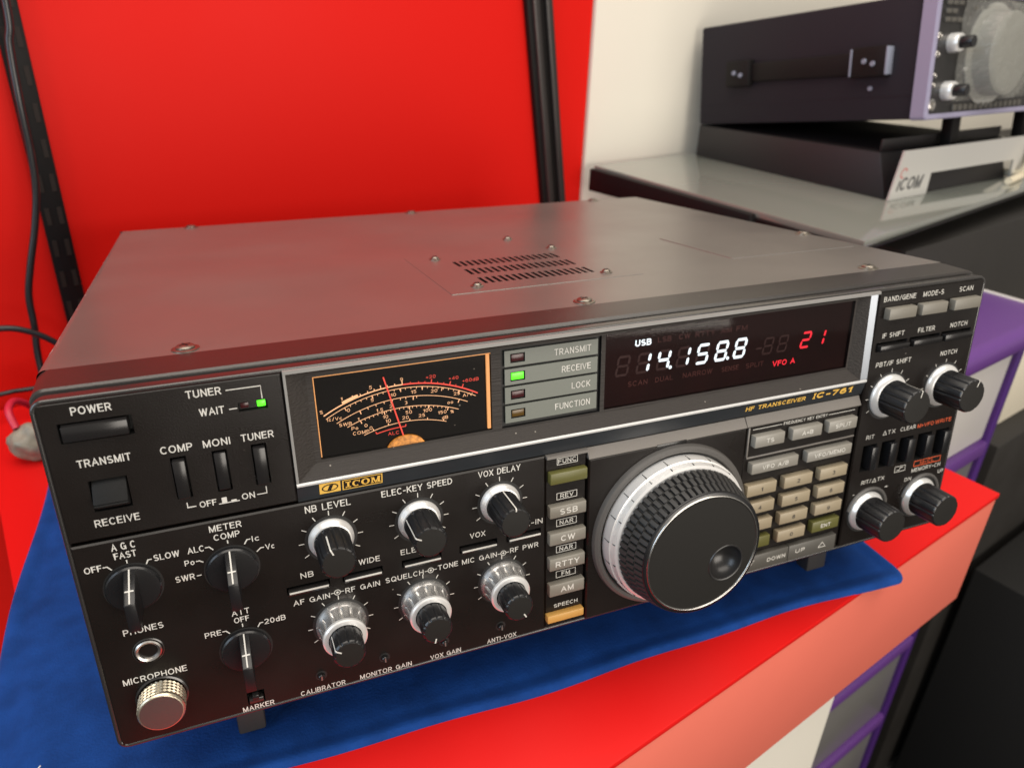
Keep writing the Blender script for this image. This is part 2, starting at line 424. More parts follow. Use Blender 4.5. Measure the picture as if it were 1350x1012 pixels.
def boxframe(bm, x0, x1, z0, z1, w, y=-0.12, mi=0):
    poly(bm, [(x0, z0), (x1, z0), (x1, z0+w), (x0, z0+w)], y, mi); poly(bm, [(x0, z1-w), (x1, z1-w), (x1, z1), (x0, z1)], y, mi)
    poly(bm, [(x0, z0+w), (x0+w, z0+w), (x0+w, z1-w), (x0, z1-w)], y, mi); poly(bm, [(x1-w, z0+w), (x1, z0+w), (x1, z1-w), (x1-w, z1-w)], y, mi)

def ob(name, bm, mats, parent=None, loc=None, smooth=35, label=None):
    me = bpy.data.meshes.new(name)
    bmesh.ops.transform(bm, matrix=Matrix.Scale(S, 4), verts=bm.verts)
    bm.to_mesh(me); bm.free()
    for m in (mats if isinstance(mats, (list, tuple)) else [mats]):
        me.materials.append(M[m] if isinstance(m, str) else m)
    if smooth:
        for p in me.polygons: p.use_smooth = True
        me.set_sharp_from_angle(angle=math.radians(smooth))
    o = bpy.data.objects.new(name, me); COL.objects.link(o)
    if parent: o.parent = parent
    if loc: o.location = Vector(loc)*S
    if label: o['label'] = label
    return o

def thing(name, label, cat, loc=(0, 0, 0), rot=(0, 0, 0), group=None):
    o = bpy.data.objects.new(name, None); COL.objects.link(o)
    o.empty_display_size = 0.05
    o.location = Vector(loc)*S; o.rotation_euler = rot
    return tag(o, label, cat, group)
def tag(o, label, cat, group=None, kind=None):
    if label: o['label'] = label
    if cat: o['category'] = cat
    if group: o['group'] = group
    if kind: o['kind'] = kind
    return o
def copy_tree(o, parent, loc=None):
    c = o.copy(); COL.objects.link(c); c.parent = parent
    if loc: c.location = Vector(loc)*S
    for ch in o.children: copy_tree(ch, c)
    return c
B = bmesh.new

# ================================================================== SETTING
YAW = math.radians(14.2)                       # the shop furniture stands at this angle to the radio
U = Vector((math.cos(YAW), math.sin(YAW), 0)); Vv = Vector((-math.sin(YAW), math.cos(YAW), 0))
RZ = Matrix.Rotation(YAW, 4, 'Z')
def uv(u, v, z): return U*u+Vv*v+Vector((0, 0, z))
FLOOR = -720
M['floor'] = mat('dark_carpet', (0.012, 0.011, 0.010), 0.95, bump=0.9, bscale=350, cvar=0.5, cscale=300, dust=0.01)
M['redwall'] = mat('red_laminate_panel', (0.68, 0.010, 0.006), 0.5, spec=0.12, bump=0.03, bscale=60, rvar=0.05, cscale=8)
M['whitewall'] = mat('white_painted_board', (0.72, 0.68, 0.59), 0.6, bump=0.05, bscale=200, cvar=0.02, cscale=6)
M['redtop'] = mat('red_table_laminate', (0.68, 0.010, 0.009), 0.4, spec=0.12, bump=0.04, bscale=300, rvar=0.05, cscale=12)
M['salmon'] = mat('salmon_fascia_tone', (0.72, 0.165, 0.115), 0.45, spec=.3, bump=0.04, bscale=300, cvar=0.03, cscale=10)  # paler salmon tone set in the base colour, unlike the red top
M['offwhite'] = mat('offwhite_leg_board', (0.74, 0.71, 0.63), 0.5)
M['black_metal'] = mat('black_painted_metal', (0.008, 0.007, 0.007), 0.55, spec=0.2)
M['black_rail'] = mat('grey_black_rail', (0.05, 0.045, 0.043), 0.35, metal=0.3)
M['slot'] = mat('brown_black_slot', (0.020, 0.014, 0.012), 0.6, spec=.2)  # colour of the thin brown-black blocks drawn as slots on the post

b = B(); box(b, -4000, 4000, -4000, 3000, FLOOR-20, FLOOR, 0, xf=RZ)
tag(ob('floor', b, 'floor'), 'dark charcoal carpet floor below the red table', None, kind='structure')

b = B(); box(b, -260, 596, 440, 458, FLOOR, 1100, 0, xf=RZ)
tag(ob('red_wall', b, 'redwall'), 'glossy red wall panel behind the radio', None, kind='structure')
b = B(); box(b, 597.5, 1900, 436, 458, FLOOR, 1100, 0, bev=1.0, xf=RZ)
tag(ob('white_wall', b, 'whitewall'), 'cream white wall panel behind the second radio', None, kind='structure')

# slotted shelving uprights in front of the red wall
def strip_post(name, label, ub, ut, zt, w, rails):
    """leaning flat post: ub/ut = left edge at the table and at the top"""
    t = thing(name, label, 'post', uv(ub+w/2, 432, 0), (0, 0, YAW), 'shelf posts on the red wall')
    k = (ut-ub)/zt
    def P(x, y, z): return (x+k*z, y, z)
    b = B()
    hexa(b, [P(-w/2, 0, 0), P(w/2, 0, 0), P(w/2, 7, 0), P(-w/2, 7, 0), P(-w/2, 0, zt), P(w/2, 0, zt), P(w/2, 7, zt), P(-w/2, 7, zt)], 0, 0.8)
    ob('upright', b, 'black_metal', t)
    for x0, x1 in rails:
        b = B()
        hexa(b, [P(x0, -5, 0), P(x1, -5, 0), P(x1, 0.5, 0), P(x0, 0.5, 0), P(x0, -5, zt), P(x1, -5, zt), P(x1, 0.5, zt), P(x0, 0.5, zt)], 0, 1.2)
        ob('rail', b, 'black_rail', t)
    return t, P
t, P = strip_post('shelf_post', 'narrow black slotted shelf post with a cable hanging down it', 45.3, 54.5, 620, 16.5, [])
b = B()
for k in range(24):
    z = 16+25*k
    for x in (-4.2, 4.2):
        hexa(b, [P(x-1.6, -0.6, z), P(x+1.6, -0.6, z), P(x+1.6, 0.4, z), P(x-1.6, 0.4, z), P(x-1.6, -0.6, z+13), P(x+1.6, -0.6, z+13), P(x+1.6, 0.4, z+13), P(x-1.6, 0.4, z+13)], 0)
ob('slot_row', b, 'slot', t)
strip_post('shelf_post', 'wide black double rail post leaning left beside the white wall', 552, 451, 620, 33, [(-11.5, -4), (4.5, 12.5)])

# red display table
tt = thing('display_table', 'red table with a thick salmon front edge under the blue cloth', 'table', uv(265, 170, FLOOR), (0, 0, YAW))
ou, ov, oz = -265, -170, -FLOOR
b = B(); box(b, -28+ou, 557.5+ou, -85+ov, 428+ov, oz-4, oz, 0, bev=0.7)
ob('tabletop', b, 'redtop', tt)
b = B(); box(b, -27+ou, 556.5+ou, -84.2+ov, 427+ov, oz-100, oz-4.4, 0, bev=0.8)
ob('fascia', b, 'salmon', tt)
b = B(); box(b, 60+ou, 462+ou, -58+ov, 395+ov, 0, oz-100.5, 0, bev=1.5)
ob('base_cabinet', b, 'offwhite', tt)

# blue velvet cloth, a sheet with a rolled hem, sagging over the table edges
M['velvet'] = mat('blue_velvet', (0.007, 0.050, 0.225), 0.85, spec=0.15, bump=0.8, bscale=900, cvar=0.24, cscale=60, sheen=0.3)
def cloth():
    x0, x1, y0, y1 = -71, 424, 9.5, 330
    nx, ny = 200, 130
    def edge_y(x): return (-85+0.2453*x)/0.9694
    def edge_x(y): return (-28-0.2453*y)/0.9694
    def corner(x, y):
        r = 7
        for cx, cy, sx, sy in ((x1-r, y0+r, 1, -1), (x0+r, y0+r, -1, -1)):
            dx, dy = (x-cx)*sx, (y-cy)*sy
            if dx > 0 and dy > 0:
                m = max(dx, dy); l = math.hypot(dx, dy)
                x, y = cx+sx*dx*m/l, cy+sy*dy*m/l
        return x, y
    top = []
    for j in range(ny+1):
        row = []
        for i in range(nx+1):
            fx = i/nx; fy = (j/ny)**1.4
            x, y = x0+(x1-x0)*fx, y0+(y1-y0)*fy
            d = min(x-x0, x1-x, y-y0)                      # distance from the hem
            x, y = corner(x, y)
            if j < 30: y += 1.6*math.sin(x*0.021+1)*(1-j/30)+0.8*math.sin(x*0.06)*(1-j/30)
            if i < 20: x += 1.5*math.sin(y*0.03)*(1-i/20)
            z = 1.9+0.45*mnoise.noise(Vector((x*.018, y*.018, 1)))
            z += 1.1*math.exp(-((d-3.5)/3.0)**2)-0.35*math.exp(-((d-10)/2.0)**2)
            if d < 1.6: z -= 1.5*(1-d/1.6)
            oy = edge_y(x)-y
            if oy > 0: z -= 0.012*oy*oy+0.1*oy
            ox = edge_x(y)-x
            if ox > 0: z -= 0.012*ox*ox+0.1*ox
            row.append((x, y, z))
        top.append(row)
    t = bmesh.new()
    A = [[t.verts.new(p) for p in r] for r in top]
    Bq = [[t.verts.new((p[0], p[1], min(p[2]-1.0, p[2]-1.0))) for p in r] for r in top]
    for j in range(ny):
        for i in range(nx):
            t.faces.new((A[j][i], A[j][i+1], A[j+1][i+1], A[j+1][i]))
            t.faces.new((Bq[j+1][i], Bq[j+1][i+1], Bq[j][i+1], Bq[j][i]))
    for i in range(nx):
        t.faces.new((Bq[0][i], Bq[0][i+1], A[0][i+1], A[0][i])); t.faces.new((A[ny][i], A[ny][i+1], Bq[ny][i+1], Bq[ny][i]))
    for j in range(ny):
        t.faces.new((A[j][0], A[j+1][0], Bq[j+1][0], Bq[j][0])); t.faces.new((Bq[j][nx], Bq[j+1][nx], A[j+1][nx], A[j][nx]))
    return t
c = ob('velvet_cloth', cloth(), 'velvet', smooth=60)
tag(c, 'blue velvet cloth spread on the red table under the radio', 'cloth')

b = B(); tube(b, spline([(-60, 30, 3.6), (-59, 31.6, 4.2), (-59.2, 33.4, 3.7), (-58.4, 35, 3.6)], 5), .32, 6)
M['lint'] = mat('white_lint', (0.7, 0.7, 0.68), 0.8)
o = ob('lint', b, 'lint', None, (16.5, 11, 0)); tag(o, 'short white thread of lint on the blue cloth', 'lint')
# ================================================================== THE TRANSCEIVER
TILT = math.radians(6.8)
T = thing('radio_transceiver', 'grey and black amateur radio with lit display and big tuning dial on blue cloth', 'radio', (0, 3.435, 47.819), (-TILT, 0, 0))
W, H = 420.0, 142.9
LEGEND = B()                                     # all printed legends on the fixed front (white, orange)

# ---- cabinet
b = B()
slots = []
for (xa, xb, ya, yb) in ((183, 242, 126.5, 140), (183, 241.5, 105.5, 119.5), (183, 240.5, 83, 97)):
    n = 17
    for k in range(n):
        x = xa+(xb-xa)*k/(n-1); slots.append((x-0.75, x+0.75, ya, yb))
# shared x positions keep the grid of the sheet small
xs0 = [183+58.5*k/16 for k in range(17)]
slots = [(x-0.95, x+0.95, ya, yb) for (ya, yb) in ((126.5, 139.5), (105.5, 118.5), (84, 97)) for x in xs0]
plate(b, 1.5, 418.5, 26.3, 344, slots, -144.7, 2.2, 0, 1, axis='z', edge=0.05)
# rolled long edges and sides
for sx, s in ((1.5, -1), (418.5, 1)):
    prof = [(sx, 144.7)]+[(sx+s*3.2*math.sin(a), 141.5+3.2*math.cos(a)) for a in [PI/2*k/6 for k in range(1, 7)]]+[(sx+s*3.2, 72)]
    loft(b, [[(x, y, z) for x, z in prof] for y in (26.3, 344)], 0, closed=False)
prof = [(344, 144.7), (345.6, 144), (346.2, 142.4), (346.2, 130)]
loft(b, [[(x, y, z) for y, z in prof] for x in (-1.7, 421.7)], 0, closed=False)
bmesh.ops.recalc_face_normals(b, faces=b.faces)
ob('top_cover', b, ['cover', 'panel_dark'], T, smooth=30)
b = B(); box(b, -1.4, 421.4, 26.6, 343.5, 2, 71.8, 0, bev=1.0)
ob('bottom_cover', b, 'cover_under', T)
b = B(); box(b, 3, 417, 343.7, 349, 6, 128, 0, bev=1.0)
for k in range(22): box(b, 60+k*14, 63+k*14, 349, 366, 20, 110, 0, bev=0.6)
ob('rear_heat_sink', b, 'black_metal', T)
b = B(); random.seed(11)
for k in range(46):
    y = 40+210*random.random()**1.3; a = math.radians(random.uniform(15, 62)); l = random.uniform(.8, 5); w_ = random.uniform(.08, .3)
    def E_(a_, y_): return (1.5-3.23*math.sin(a_), y_, 141.5+3.23*math.cos(a_))
    t = bmesh.new(); t.faces.new([t.verts.new(p) for p in (E_(a, y), E_(a, y+l), E_(a+w_/3.2, y+l*.8), E_(a+w_/3.2, y+l*.2))]); merge(b, t, 0)
M['wear'] = mat('bare_metal_scuff', (0.62, 0.58, 0.52), 0.4)
ob('edge_wear', b, 'wear', T, smooth=0)
# outlined plates pressed into the cover
def crease(pts, w=0.7):
    b = B()
    for a, c in zip(pts[:-1], pts[1:]):
        a = Vector((*a, 144.72)); c = Vector((*c, 144.72)); tube(b, [a, c], w/2, 6)
    return b
ob('speaker_plate_outline', crease([(160, 160), (160, 68), (262, 69)], 0.5), 'cover', T)
ob('access_hatch', crease([(324, 151.5), (326.2, 81.3), (412, 80.1)], 0.6), 'cover_under', T)

def screw_bm(r=3.6, washer=True):
    b = B()
    def up(prof, mi):
        rings = [[(q*math.cos(2*PI*i/24), q*math.sin(2*PI*i/24), z) for i in range(24)] for q, z in prof]
        loft(b, rings, mi, True, False)
        t = bmesh.new(); t.faces.new([t.verts.new(p) for p in rings[-1]]); merge(b, t, mi)
    if washer: up([(r*1.45, 0), (r*1.45, .5), (r*1.2, .8)], 0)
    up([(r, .5), (r, 1.2), (r*.82, 1.75), (r*.45, 1.95)], 0)
    for a in (0.5, 0.5+PI/2):
        box(b, -r*.6, r*.6, -.4, .4, 1.7, 1.99, 1, xf=Matrix.Rotation(a, 4, 'Z'))
    return b
big = ob('cover_screw', screw_bm(3.4), ['screw', 'panel_dark'], T, (46, 32, 144.5))
for x, y in ((210, 32), (374, 32), (416, 127), (45.6, 341), (210, 340), (373.5, 339.5)): copy_tree(big, T, (x, y, 144.5))
sm = ob('speaker_screw', screw_bm(2.2), ['screw', 'panel_dark'], T, (236, 193, 144.5))
for x, y in ((175.5, 151), (249, 153.5), (176.3, 80), (247, 80.3)): copy_tree(sm, T, (x, y, 144.5))

# ---- front bezel body with the dark sloping brim
b = B()
def bez(y, x0, x1, z1, r, z0=0.4): return [(x, y, z) for x, z in rrect(x0, x1, z0, z1, r)]
loft(b, [bez(26.2, -1.9, 421.9, 144.75, 5.0), bez(25.8, -1.9, 421.9, 144.75, 5.0), bez(8.2, -1.2, 421.2, 144.0, 5.0),
         bez(7.2, -0.7, 420.7, 143.3, 4.6), bez(7.0, -0.2, 420.2, 142.2, 4.2), bez(5.4, -0.2, 420.2, 142.2, 4.2)], 0, True, True)
ob('front_bezel', b, 'bezel_top', T, smooth=25)
b = B()
def rr(y, ins, r): return [(x, y, z) for x, z in rrect(ins, W-ins, ins, H-ins, r)]
loft(b, [rr(5.6, 0.15, 4.2), rr(0.9, 0.0, 4.2), rr(0.2, 0.25, 4.0), rr(0.0, 0.8, 3.6), rr(0.15, 1.5, 3.2), rr(0.9, 1.75, 3.0), rr(5.0, 1.75, 3.0)], 0, True, False)
ob('bezel_rim', b, 'rim', T, smooth=60)
b = B(); box(b, 1.2, 418.8, 5.0, 7, 1.2, 141.7, 0)
ob('backing_plate', b, 'panel_dark', T)

def panel(x0, x1, z0, z1, holes, y0=0.0, label=None, bev=0.6, depth=4.6, m='panel'):
    """front plate with a chamfered outer edge"""
    b = B()
    plate(b, x0+bev, x1-bev, z0+bev, z1-bev, holes, y0, depth, 0, 1, edge=0.0001)
    o1 = [(x0+bev, z0+bev), (x1-bev, z0+bev), (x1-bev, z1-bev), (x0+bev, z1-bev)]
    o2 = [(x0, z0), (x1, z0), (x1, z1), (x0, z1)]
    loft(b, [[(x, y0, z) for x, z in o1], [(x, y0+bev, z) for x, z in o2], [(x, 5.0, z) for x, z in o2]], 0, True, False)
    return ob('front_panel', b, [m, 'panel_dark'], T, smooth=20, label=label)

# upper left block
holes_a = [(6.6, 28.2, 127.2, 134.2), (11.3, 23.0, 101.2, 112.8), (61.2, 70.8, 129.3, 132.7)]
sws = ((36.9, 42.0), (50.2, 55.2), (63.2, 68.4))
for a, c in sws: holes_a.append((a, c, 100.4, 116.4))
panel(1.4, 76.6, 90.6, 141.5, holes_a, 0.0, 'black upper panel with power and transmit switches')
# lower left panel
holes_b = [(68.2, 84.6, 51.2, 54.6), (89.5, 105.6, 51.4, 54.8), (113.5, 130.2, 51.6, 55.0), (138, 154.8, 52.0, 55.6), (159.0, 175.0, 52.3, 55.8),
           (47.6, 54.2, 4.6, 10.5)]
panel(1.4, 177.0, 1.4, 89.4, holes_b, 0.0, 'black lower panel with round control knobs')
# recessed key column
panel(177.3, 196.8, 1.4, 89.4, [], 0.8, 'black recessed column of mode keys')
b = B(); prism(b, [(1.6, 89.4), (1.6, 88.6), (-0.6, 88.0), (-1.2, 88.2), (-1.2, 89.4)], 177.4, 196.7, 0, 'x')
ob('column_cap', b, 'greystrip', T)
# dial panel
panel(197.2, 279.4, 1.4, 84.4, [], -1.0, 'black plate round the tuning dial')
b = B(); prism(b, [(4.0, 88.9), (1.8, 88.9), (-1.0, 84.6), (-0.6, 84.2), (4.0, 84.2)], 197.2, 279.4, 0, 'x')
box(b, 230.8, 246.2, -1.15, 0, 82.3, 84.9, 1, bev=.15)
ob('slope_strip', b, ['greystrip', 'btn_black'], T)
# keypad panel
panel(280.0, 348.6, 1.4, 84.2, [], 0.4, 'black keypad panel')
b = B(); prism(b, [(4.0, 88.9), (1.8, 88.9), (-0.6, 84.6), (-0.2, 84.0), (4.0, 84.0)], 280.0, 348.6, 0, 'x')
box(b, 281.6, 347.6, -0.2, 0.5, 67.4, 68.2, 0, bev=0.15)
box(b, 281.0, 281.9, -0.5, 0.5, 68.4, 83.8, 0, bev=0.2)
ob('slope_strip', b, ['greystrip'], T)
# right block
fslots = [(355.6, 364.8), (368.2, 377.4), (380.8, 390.2), (393.6, 403.4), (406.4, 416.0)]
holes_f = [(a, c, 45.2, 60.2) for a, c in fslots]
holes_f += [(352.6, 372.6, 111.3, 116.0), (374.2, 394.4, 111.3, 116.2), (395.4, 416.0, 111.3, 116.4)]
panel(349.8, 418.6, 1.4, 141.5, holes_f, 0.0, 'black right hand panel with filter keys and knobs')

# ---- slate band with the maker's badge
b = B(); prism(b, [(5, 96.5), (-0.4, 96.5), (1.4, 89.6), (5, 89.6)], 76.8, 349.4, 0, 'x')
ob('badge_band', b, 'band', T, smooth=20)
def yband(z): return -0.4+(96.5-z)/6.9*1.8-0.12
b = B()
def bandpoly(pts, mi, lift=0.0):
    t = bmesh.new(); t.faces.new([t.verts.new((x, yband(z)-lift, z)) for x, z in pts]); merge(b, t, mi)
def bandrect(x0, x1, z0, z1, mi, lift=0.0): bandpoly([(x0, z0), (x1, z0), (x1, z1), (x0, z1)], mi, lift)
bandrect(84.8, 92.6, 91.4, 96.3, 0); bandrect(93.3, 108.6, 91.4, 96.1, 0)
ell = [(88.7+3.1*math.cos(a)+0.25*math.sin(a), 93.85+1.75*math.sin(a)) for a in [2*PI*k/28 for k in range(28)]]
bandpoly(ell, 1, 0.05)
ell2 = [(88.7+2.55*math.cos(a)+0.2*math.sin(a), 93.85+1.3*math.sin(a)) for a in [2*PI*k/28 for k in range(28)]]
bandpoly(ell2, 0, 0.1)
bandpoly([(87.6, 92.6), (89.0, 92.6), (90.0, 95.1), (88.6, 95.1)], 1, 0.15)
bandrect(93.75, 108.15, 91.8, 95.7, 1, 0.05)
# bold slab-serif letters of the badge
def serif(ch, x, w, z, h):
    L = 0.1
    st = 0.24*w
    if ch == 'I':
        bandrect(x+w*.3, x+w*.7, z, z+h, 0, L); bandrect(x, x+w, z, z+h*.16, 0, L); bandrect(x, x+w, z+h*.84, z+h, 0, L)
    elif ch in 'CO':
        outer = []; inner = []
        a0, a1 = (0.28*PI, 1.72*PI) if ch == 'C' else (0, 2*PI)
        for k in range(29):
            a = a0+(a1-a0)*k/28
            outer.append((x+w/2+w/2*math.cos(a), z+h/2+h/2*math.sin(a))); inner.append((x+w/2+(w*.24)*math.cos(a), z+h/2+h*.37*math.sin(a)))
        t = bmesh.new()
        vo = [t.verts.new((p[0], yband(p[1])-L, p[1])) for p in outer]; vi = [t.verts.new((p[0], yband(p[1])-L, p[1])) for p in inner]
        for k in range(28): t.faces.new((vo[k], vo[k+1], vi[k+1], vi[k]))
        merge(b, t, 0)
        if ch == 'C': bandrect(x+w*.82, x+w*.95, z+h*.6, z+h*.98, 0, L)
    elif ch == 'M':
        bandrect(x+w*.08, x+w*.2, z, z+h, 0, L); bandrect(x+w*.72, x+w*.94, z, z+h, 0, L)
        bandpoly([(x+w*.05, z+h), (x+w*.46, z), (x+w*.56, z), (x+w*.3, z+h)], 0, L+.02); bandpoly([(x+w*.46, z), (x+w*.56, z), (x+w*.9, z+h), (x+w*.74, z+h)], 0, L+.04)
        bandrect(x, x+w*.3, z, z+h*.14, 0, L+.02); bandrect(x+w*.64, x+w, z, z+h*.14, 0, L+.02); bandrect(x, x+w*.3, z+h*.86, z+h, 0, L+.02); bandrect(x+w*.7, x+w, z+h*.86, z+h, 0, L+.02)
serif('I', 94.5, 2.0, 92.3, 2.9); serif('C', 97.0, 3.0, 92.3, 2.9); serif('O', 100.4, 3.3, 92.3, 2.9); serif('M', 104.1, 3.7, 92.3, 2.9)
ob('maker_badge', b, ['gold', 'gold_dark'], T, smooth=0)
b = B()
shear = Matrix(((1, 0, 0, 0), (0, 1, -0.2609, -0.4+96.5*0.2609-0.0), (0, 0, 1, 0), (0, 0, 0, 1)))
text(b, 'HF TRANSCEIVER', 278.6, 313.2, 92.4, 2.3, y=-0.14, bold=0.03, frame=shear, serif=True)
text(b, 'IC-761', 318.0, 341.5, 92.2, 3.3, y=-0.14, bold=0.055, frame=shear, serif=True)
for x0, x1, z in ((278.6, 281.6, 92.4), (284.4, 286.6, 92.4)): pass
ob('model_legend', b, 'gold', T, smooth=0)

# ---- display bay: silver frame, sloping dark bezel, windows
b = B()
prism(b, [(2, 140.8), (-0.9, 140.8), (-0.9, 142.0), (0.6, 142.5), (2, 142.5)], 76.9, 349.3, 0, 'x')
prism(b, [(2, 96.7), (-0.9, 96.7), (-1.0, 97.4), (-0.6, 98.0), (2, 98.0)], 76.9, 349.3, 1, 'x')
hexa(b, [(76.9, -0.8, 98.2), (77.8, -0.8, 98.2), (77.8, 2, 98.2), (76.9, 2, 98.2), (76.9, -0.8, 140.8), (77.8, -0.8, 140.8), (77.8, 2, 140.8), (76.9, 2, 140.8)])
hexa(b, [(345.4, -0.3, 98.2), (349.2, -0.9, 98.2), (349.2, 2, 98.2), (345.4, 2, 98.2), (343.8, -0.3, 140.8), (347.6, -0.9, 140.8), (348.6, 2, 140.8), (343.8, 2, 140.8)], 2)
ob('display_frame', b, ['frame_dull', 'skirt', 'frame_side'], T, smooth=30)
b = B()
out = [(77.8, 98.2), (345.4, 98.2), (343.8, 140.8), (77.8, 140.8)]; inn = [(84.8, 103.4), (339.4, 103.4), (339.4, 138.9), (84.8, 138.9)]
loft(b, [[(x, -0.45, z) for x, z in out], [(x, 3.0, z) for x, z in inn]], 0, True, False)
plate(b, 84.8, 339.4, 103.4, 138.9, [(87.0, 155.0, 104.6, 137.2), (159.2, 203.6, 104.2, 137.9), (205.6, 338.3, 104.7, 138.1)], 3.0, 1.6, 0, 1, edge=0.0001)
ob('display_surround', b, ['texbez', 'panel_dark'], T, smooth=15)

def at(x, z, y):                                 # a point measured on the y=0 plane, carried back to depth y
    k = (y+255.17)/255.17
    return 63.26+(x-63.26)*k, 229.0+(z-229.0)*k
def atl(pts, y): return [at(x, z, y) for x, z in pts]

# meter
mt = B(); YM = 4.3
box(mt, 87.0, 155.0, YM, 4.55, 104.6, 137.2, 0)
meter = ob('meter', mt, 'meter_face', T)
b = B(); YI = YM-0.15
def arc3(p, q, r):
    (ax, ay), (bx, by), (cx, cy) = p, q, r
    d = 2*(ax*(by-cy)+bx*(cy-ay)+cx*(ay-by))
    ux = ((ax*ax+ay*ay)*(by-cy)+(bx*bx+by*by)*(cy-ay)+(cx*cx+cy*cy)*(ay-by))/d
    uy = ((ax*ax+ay*ay)*(cx-bx)+(bx*bx+by*by)*(ax-cx)+(cx*cx+cy*cy)*(bx-ax))/d
    return ux, uy, math.hypot(ax-ux, ay-uy)
def pm(pts): return [at(x, z, YM-3.0) for x, z in pts]        # these were read on the y=3 plane
def arcline(p, q, r, w, mi, t0=0.0, t1=1.0, n=40, dr=0.0):
    ux, uy, R = arc3(p, q, r); a0 = math.atan2(p[1]-uy, p[0]-ux); a1 = math.atan2(r[1]-uy, r[0]-ux)
    stroke(b, [(ux+(R+dr)*math.cos(a0+(a1-a0)*(t0+(t1-t0)*k/n)), uy+(R+dr)*math.sin(a0+(a1-a0)*(t0+(t1-t0)*k/n))) for k in range(n+1)], w, YI, mi)
def arcticks(p, q, r, ts, h, w, mi, dr=0.0):
    ux, uy, R = arc3(p, q, r); a0 = math.atan2(p[1]-uy, p[0]-ux); a1 = math.atan2(r[1]-uy, r[0]-ux)
    for t in ts:
        a = a0+(a1-a0)*t; c, s = math.cos(a), math.sin(a)
        stroke(b, [(ux+(R+dr)*c, uy+(R+dr)*s), (ux+(R+dr+h)*c, uy+(R+dr+h)*s)], w, YI-0.02, mi)
A1 = pm([(89.6, 121.7), (119.5, 129.5), (149.2, 121.4)]); A1b = pm([(90.3, 120.3), (120, 128.1), (148.3, 120.4)])
A2 = pm([(94.0, 118.0), (122.5, 124.3), (144.9, 118.5)]); A3 = pm([(97.7, 115.8), (122.0, 120.3), (141.1, 115.9)])
A4 = pm([(103.6, 111.5), (120.7, 114.4), (135.9, 111.6)]); A5 = pm([(108.3, 111.2), (114, 112.2), (119.7, 112.4)])
arcline(*A1, .45, 0, 0, .5); arcline(*A1, .55, 1, .5, 1); arcline(*A1b, .24, 0); arcline(*A2, .24, 0); arcline(*A3, .24, 0); arcline(*A4, .24, 0); arcline(*A5, .35, 1)
arcticks(*A1, [.2, .37, .5], 1.5, .35, 0); arcticks(*A1, [.245, .29, .33, .41, .455], .9, .3, 0); arcticks(*A1, [.68, .80, .885], 1.6, .4, 1); arcticks(*A1, [.55, .6, .64, .72, .76, .84], .8, .25, 1)
arcline(*A1, 1.2, 0, .13, .23, 8, .5)
arcticks(*A1b, [.13+.0355*k for k in range(22)], -.8, .22, 0); arcticks(*A1b, [.13, .31, .49, .63, .76, .88], -1.4, .3, 0)
arcticks(*A2, [.18+.06*k for k in range(6)]+[.52, .60], -.9, .25, 0); arcticks(*A2, [.18, .41, .575, .93], -1.5, .35, 0)
arcticks(*A3, [.12+.038*k for k in range(21)], -.8, .22, 0); arcticks(*A3, [.12, .33, .55, .72, .9], -1.4, .35, 0)
arcticks(*A4, [.12, .3, .55, .76, .96], .9, .3, 0); arcticks(*A5, [0, 1], .9, .35, 1)
def mtext(s, x, z, cap, mi=0, w=None):
    x, z = at(x, z, YM-3.0); text(b, s, x, (x+w) if w else None, z-cap/2, cap, YI-.02, mi, 0.0, 'c' if not w else None)
for s, x, z, mi in (('1', 96.6, 127.4, 0), ('5', 107.5, 130.2, 0), ('9', 119.3, 131.6, 0), ('+20', 130.6, 131.0, 1), ('+40', 139.6, 129.2, 1), ('+60dB', 146.4, 127.4, 1),
                    ('S', 88.9, 123.4, 0), ('0', 98.7, 122.6, 0), ('5', 107.7, 125.2, 0), ('10', 115.8, 126.0, 0), ('15', 123.6, 126.0, 0), ('20', 131.6, 125.1, 0), ('25', 140.6, 122.6, 0), ('A/V', 145.0, 121.4, 0),
                    ('Ic/Vc', 93.4, 120.0, 0), ('SWR', 97.1, 117.2, 0), ('1', 102.0, 118.4, 0), ('1.5', 110.2, 120.7, 0), ('2', 114.6, 121.6, 0), ('3', 120.4, 122.0, 0), ('oo', 137.8, 119.4, 0),
                    ('Po', 100.4, 115.0, 0), ('0', 104.6, 115.4, 0), ('10', 112.2, 117.6, 0), ('50', 121.2, 118.0, 0), ('100', 128.6, 117.6, 0), ('150', 134.4, 115.8, 0), ('%', 138.4, 115.4, 0),
                    ('COMP', 102.6, 112.9, 0), ('0', 106.4, 114.0, 0), ('10', 113.1, 115.8, 0), ('20', 119.8, 116.0, 0), ('25', 126.2, 115.8, 0), ('dB', 135.4, 113.4, 0), ('ALC', 114.8, 110.4, 1)):
    mtext(s, x, z, 1.36, mi)
ob('scale_markings', b, ['meter_ink', 'meter_red'], meter, smooth=0)
b = B(); p0, p1 = pm([(112.4, 133.7), (118.9, 107.0)])
stroke(b, [p0, p1], .55, YI-.55); bmesh.ops.solidify(b, geom=list(b.faces), thickness=0.2)
ob('needle', b, 'meter_red', meter, smooth=0)
b = B(); cx, cz = pm([(119.2, 103.0)])[0]
prism(b, [(cx+7.4*math.cos(a), 104.7+(5.3*math.sin(a)-1.5 if 5.3*math.sin(a) > 1.5 else 0)) for a in [PI*k/24 for k in range(25)]], YI-1.2, YI-.1, 0, 'y', bev=.2)
ob('needle_hub', b, 'pivot', meter)
b = B()
box(b, 87.2, 155.0, 3.3, 4.2, 136.75, 137.1, 0); box(b, 153.2, 154.5, 3.3, 4.2, 105.2, 136.5, 0); box(b, 87.2, 87.5, 3.3, 4.2, 105.2, 136.7, 0)
ob('lit_edge', b, 'meter_edge', meter)
b = B(); box(b, 87.05, 154.95, 2.75, 3.0, 104.65, 137.15, 0)
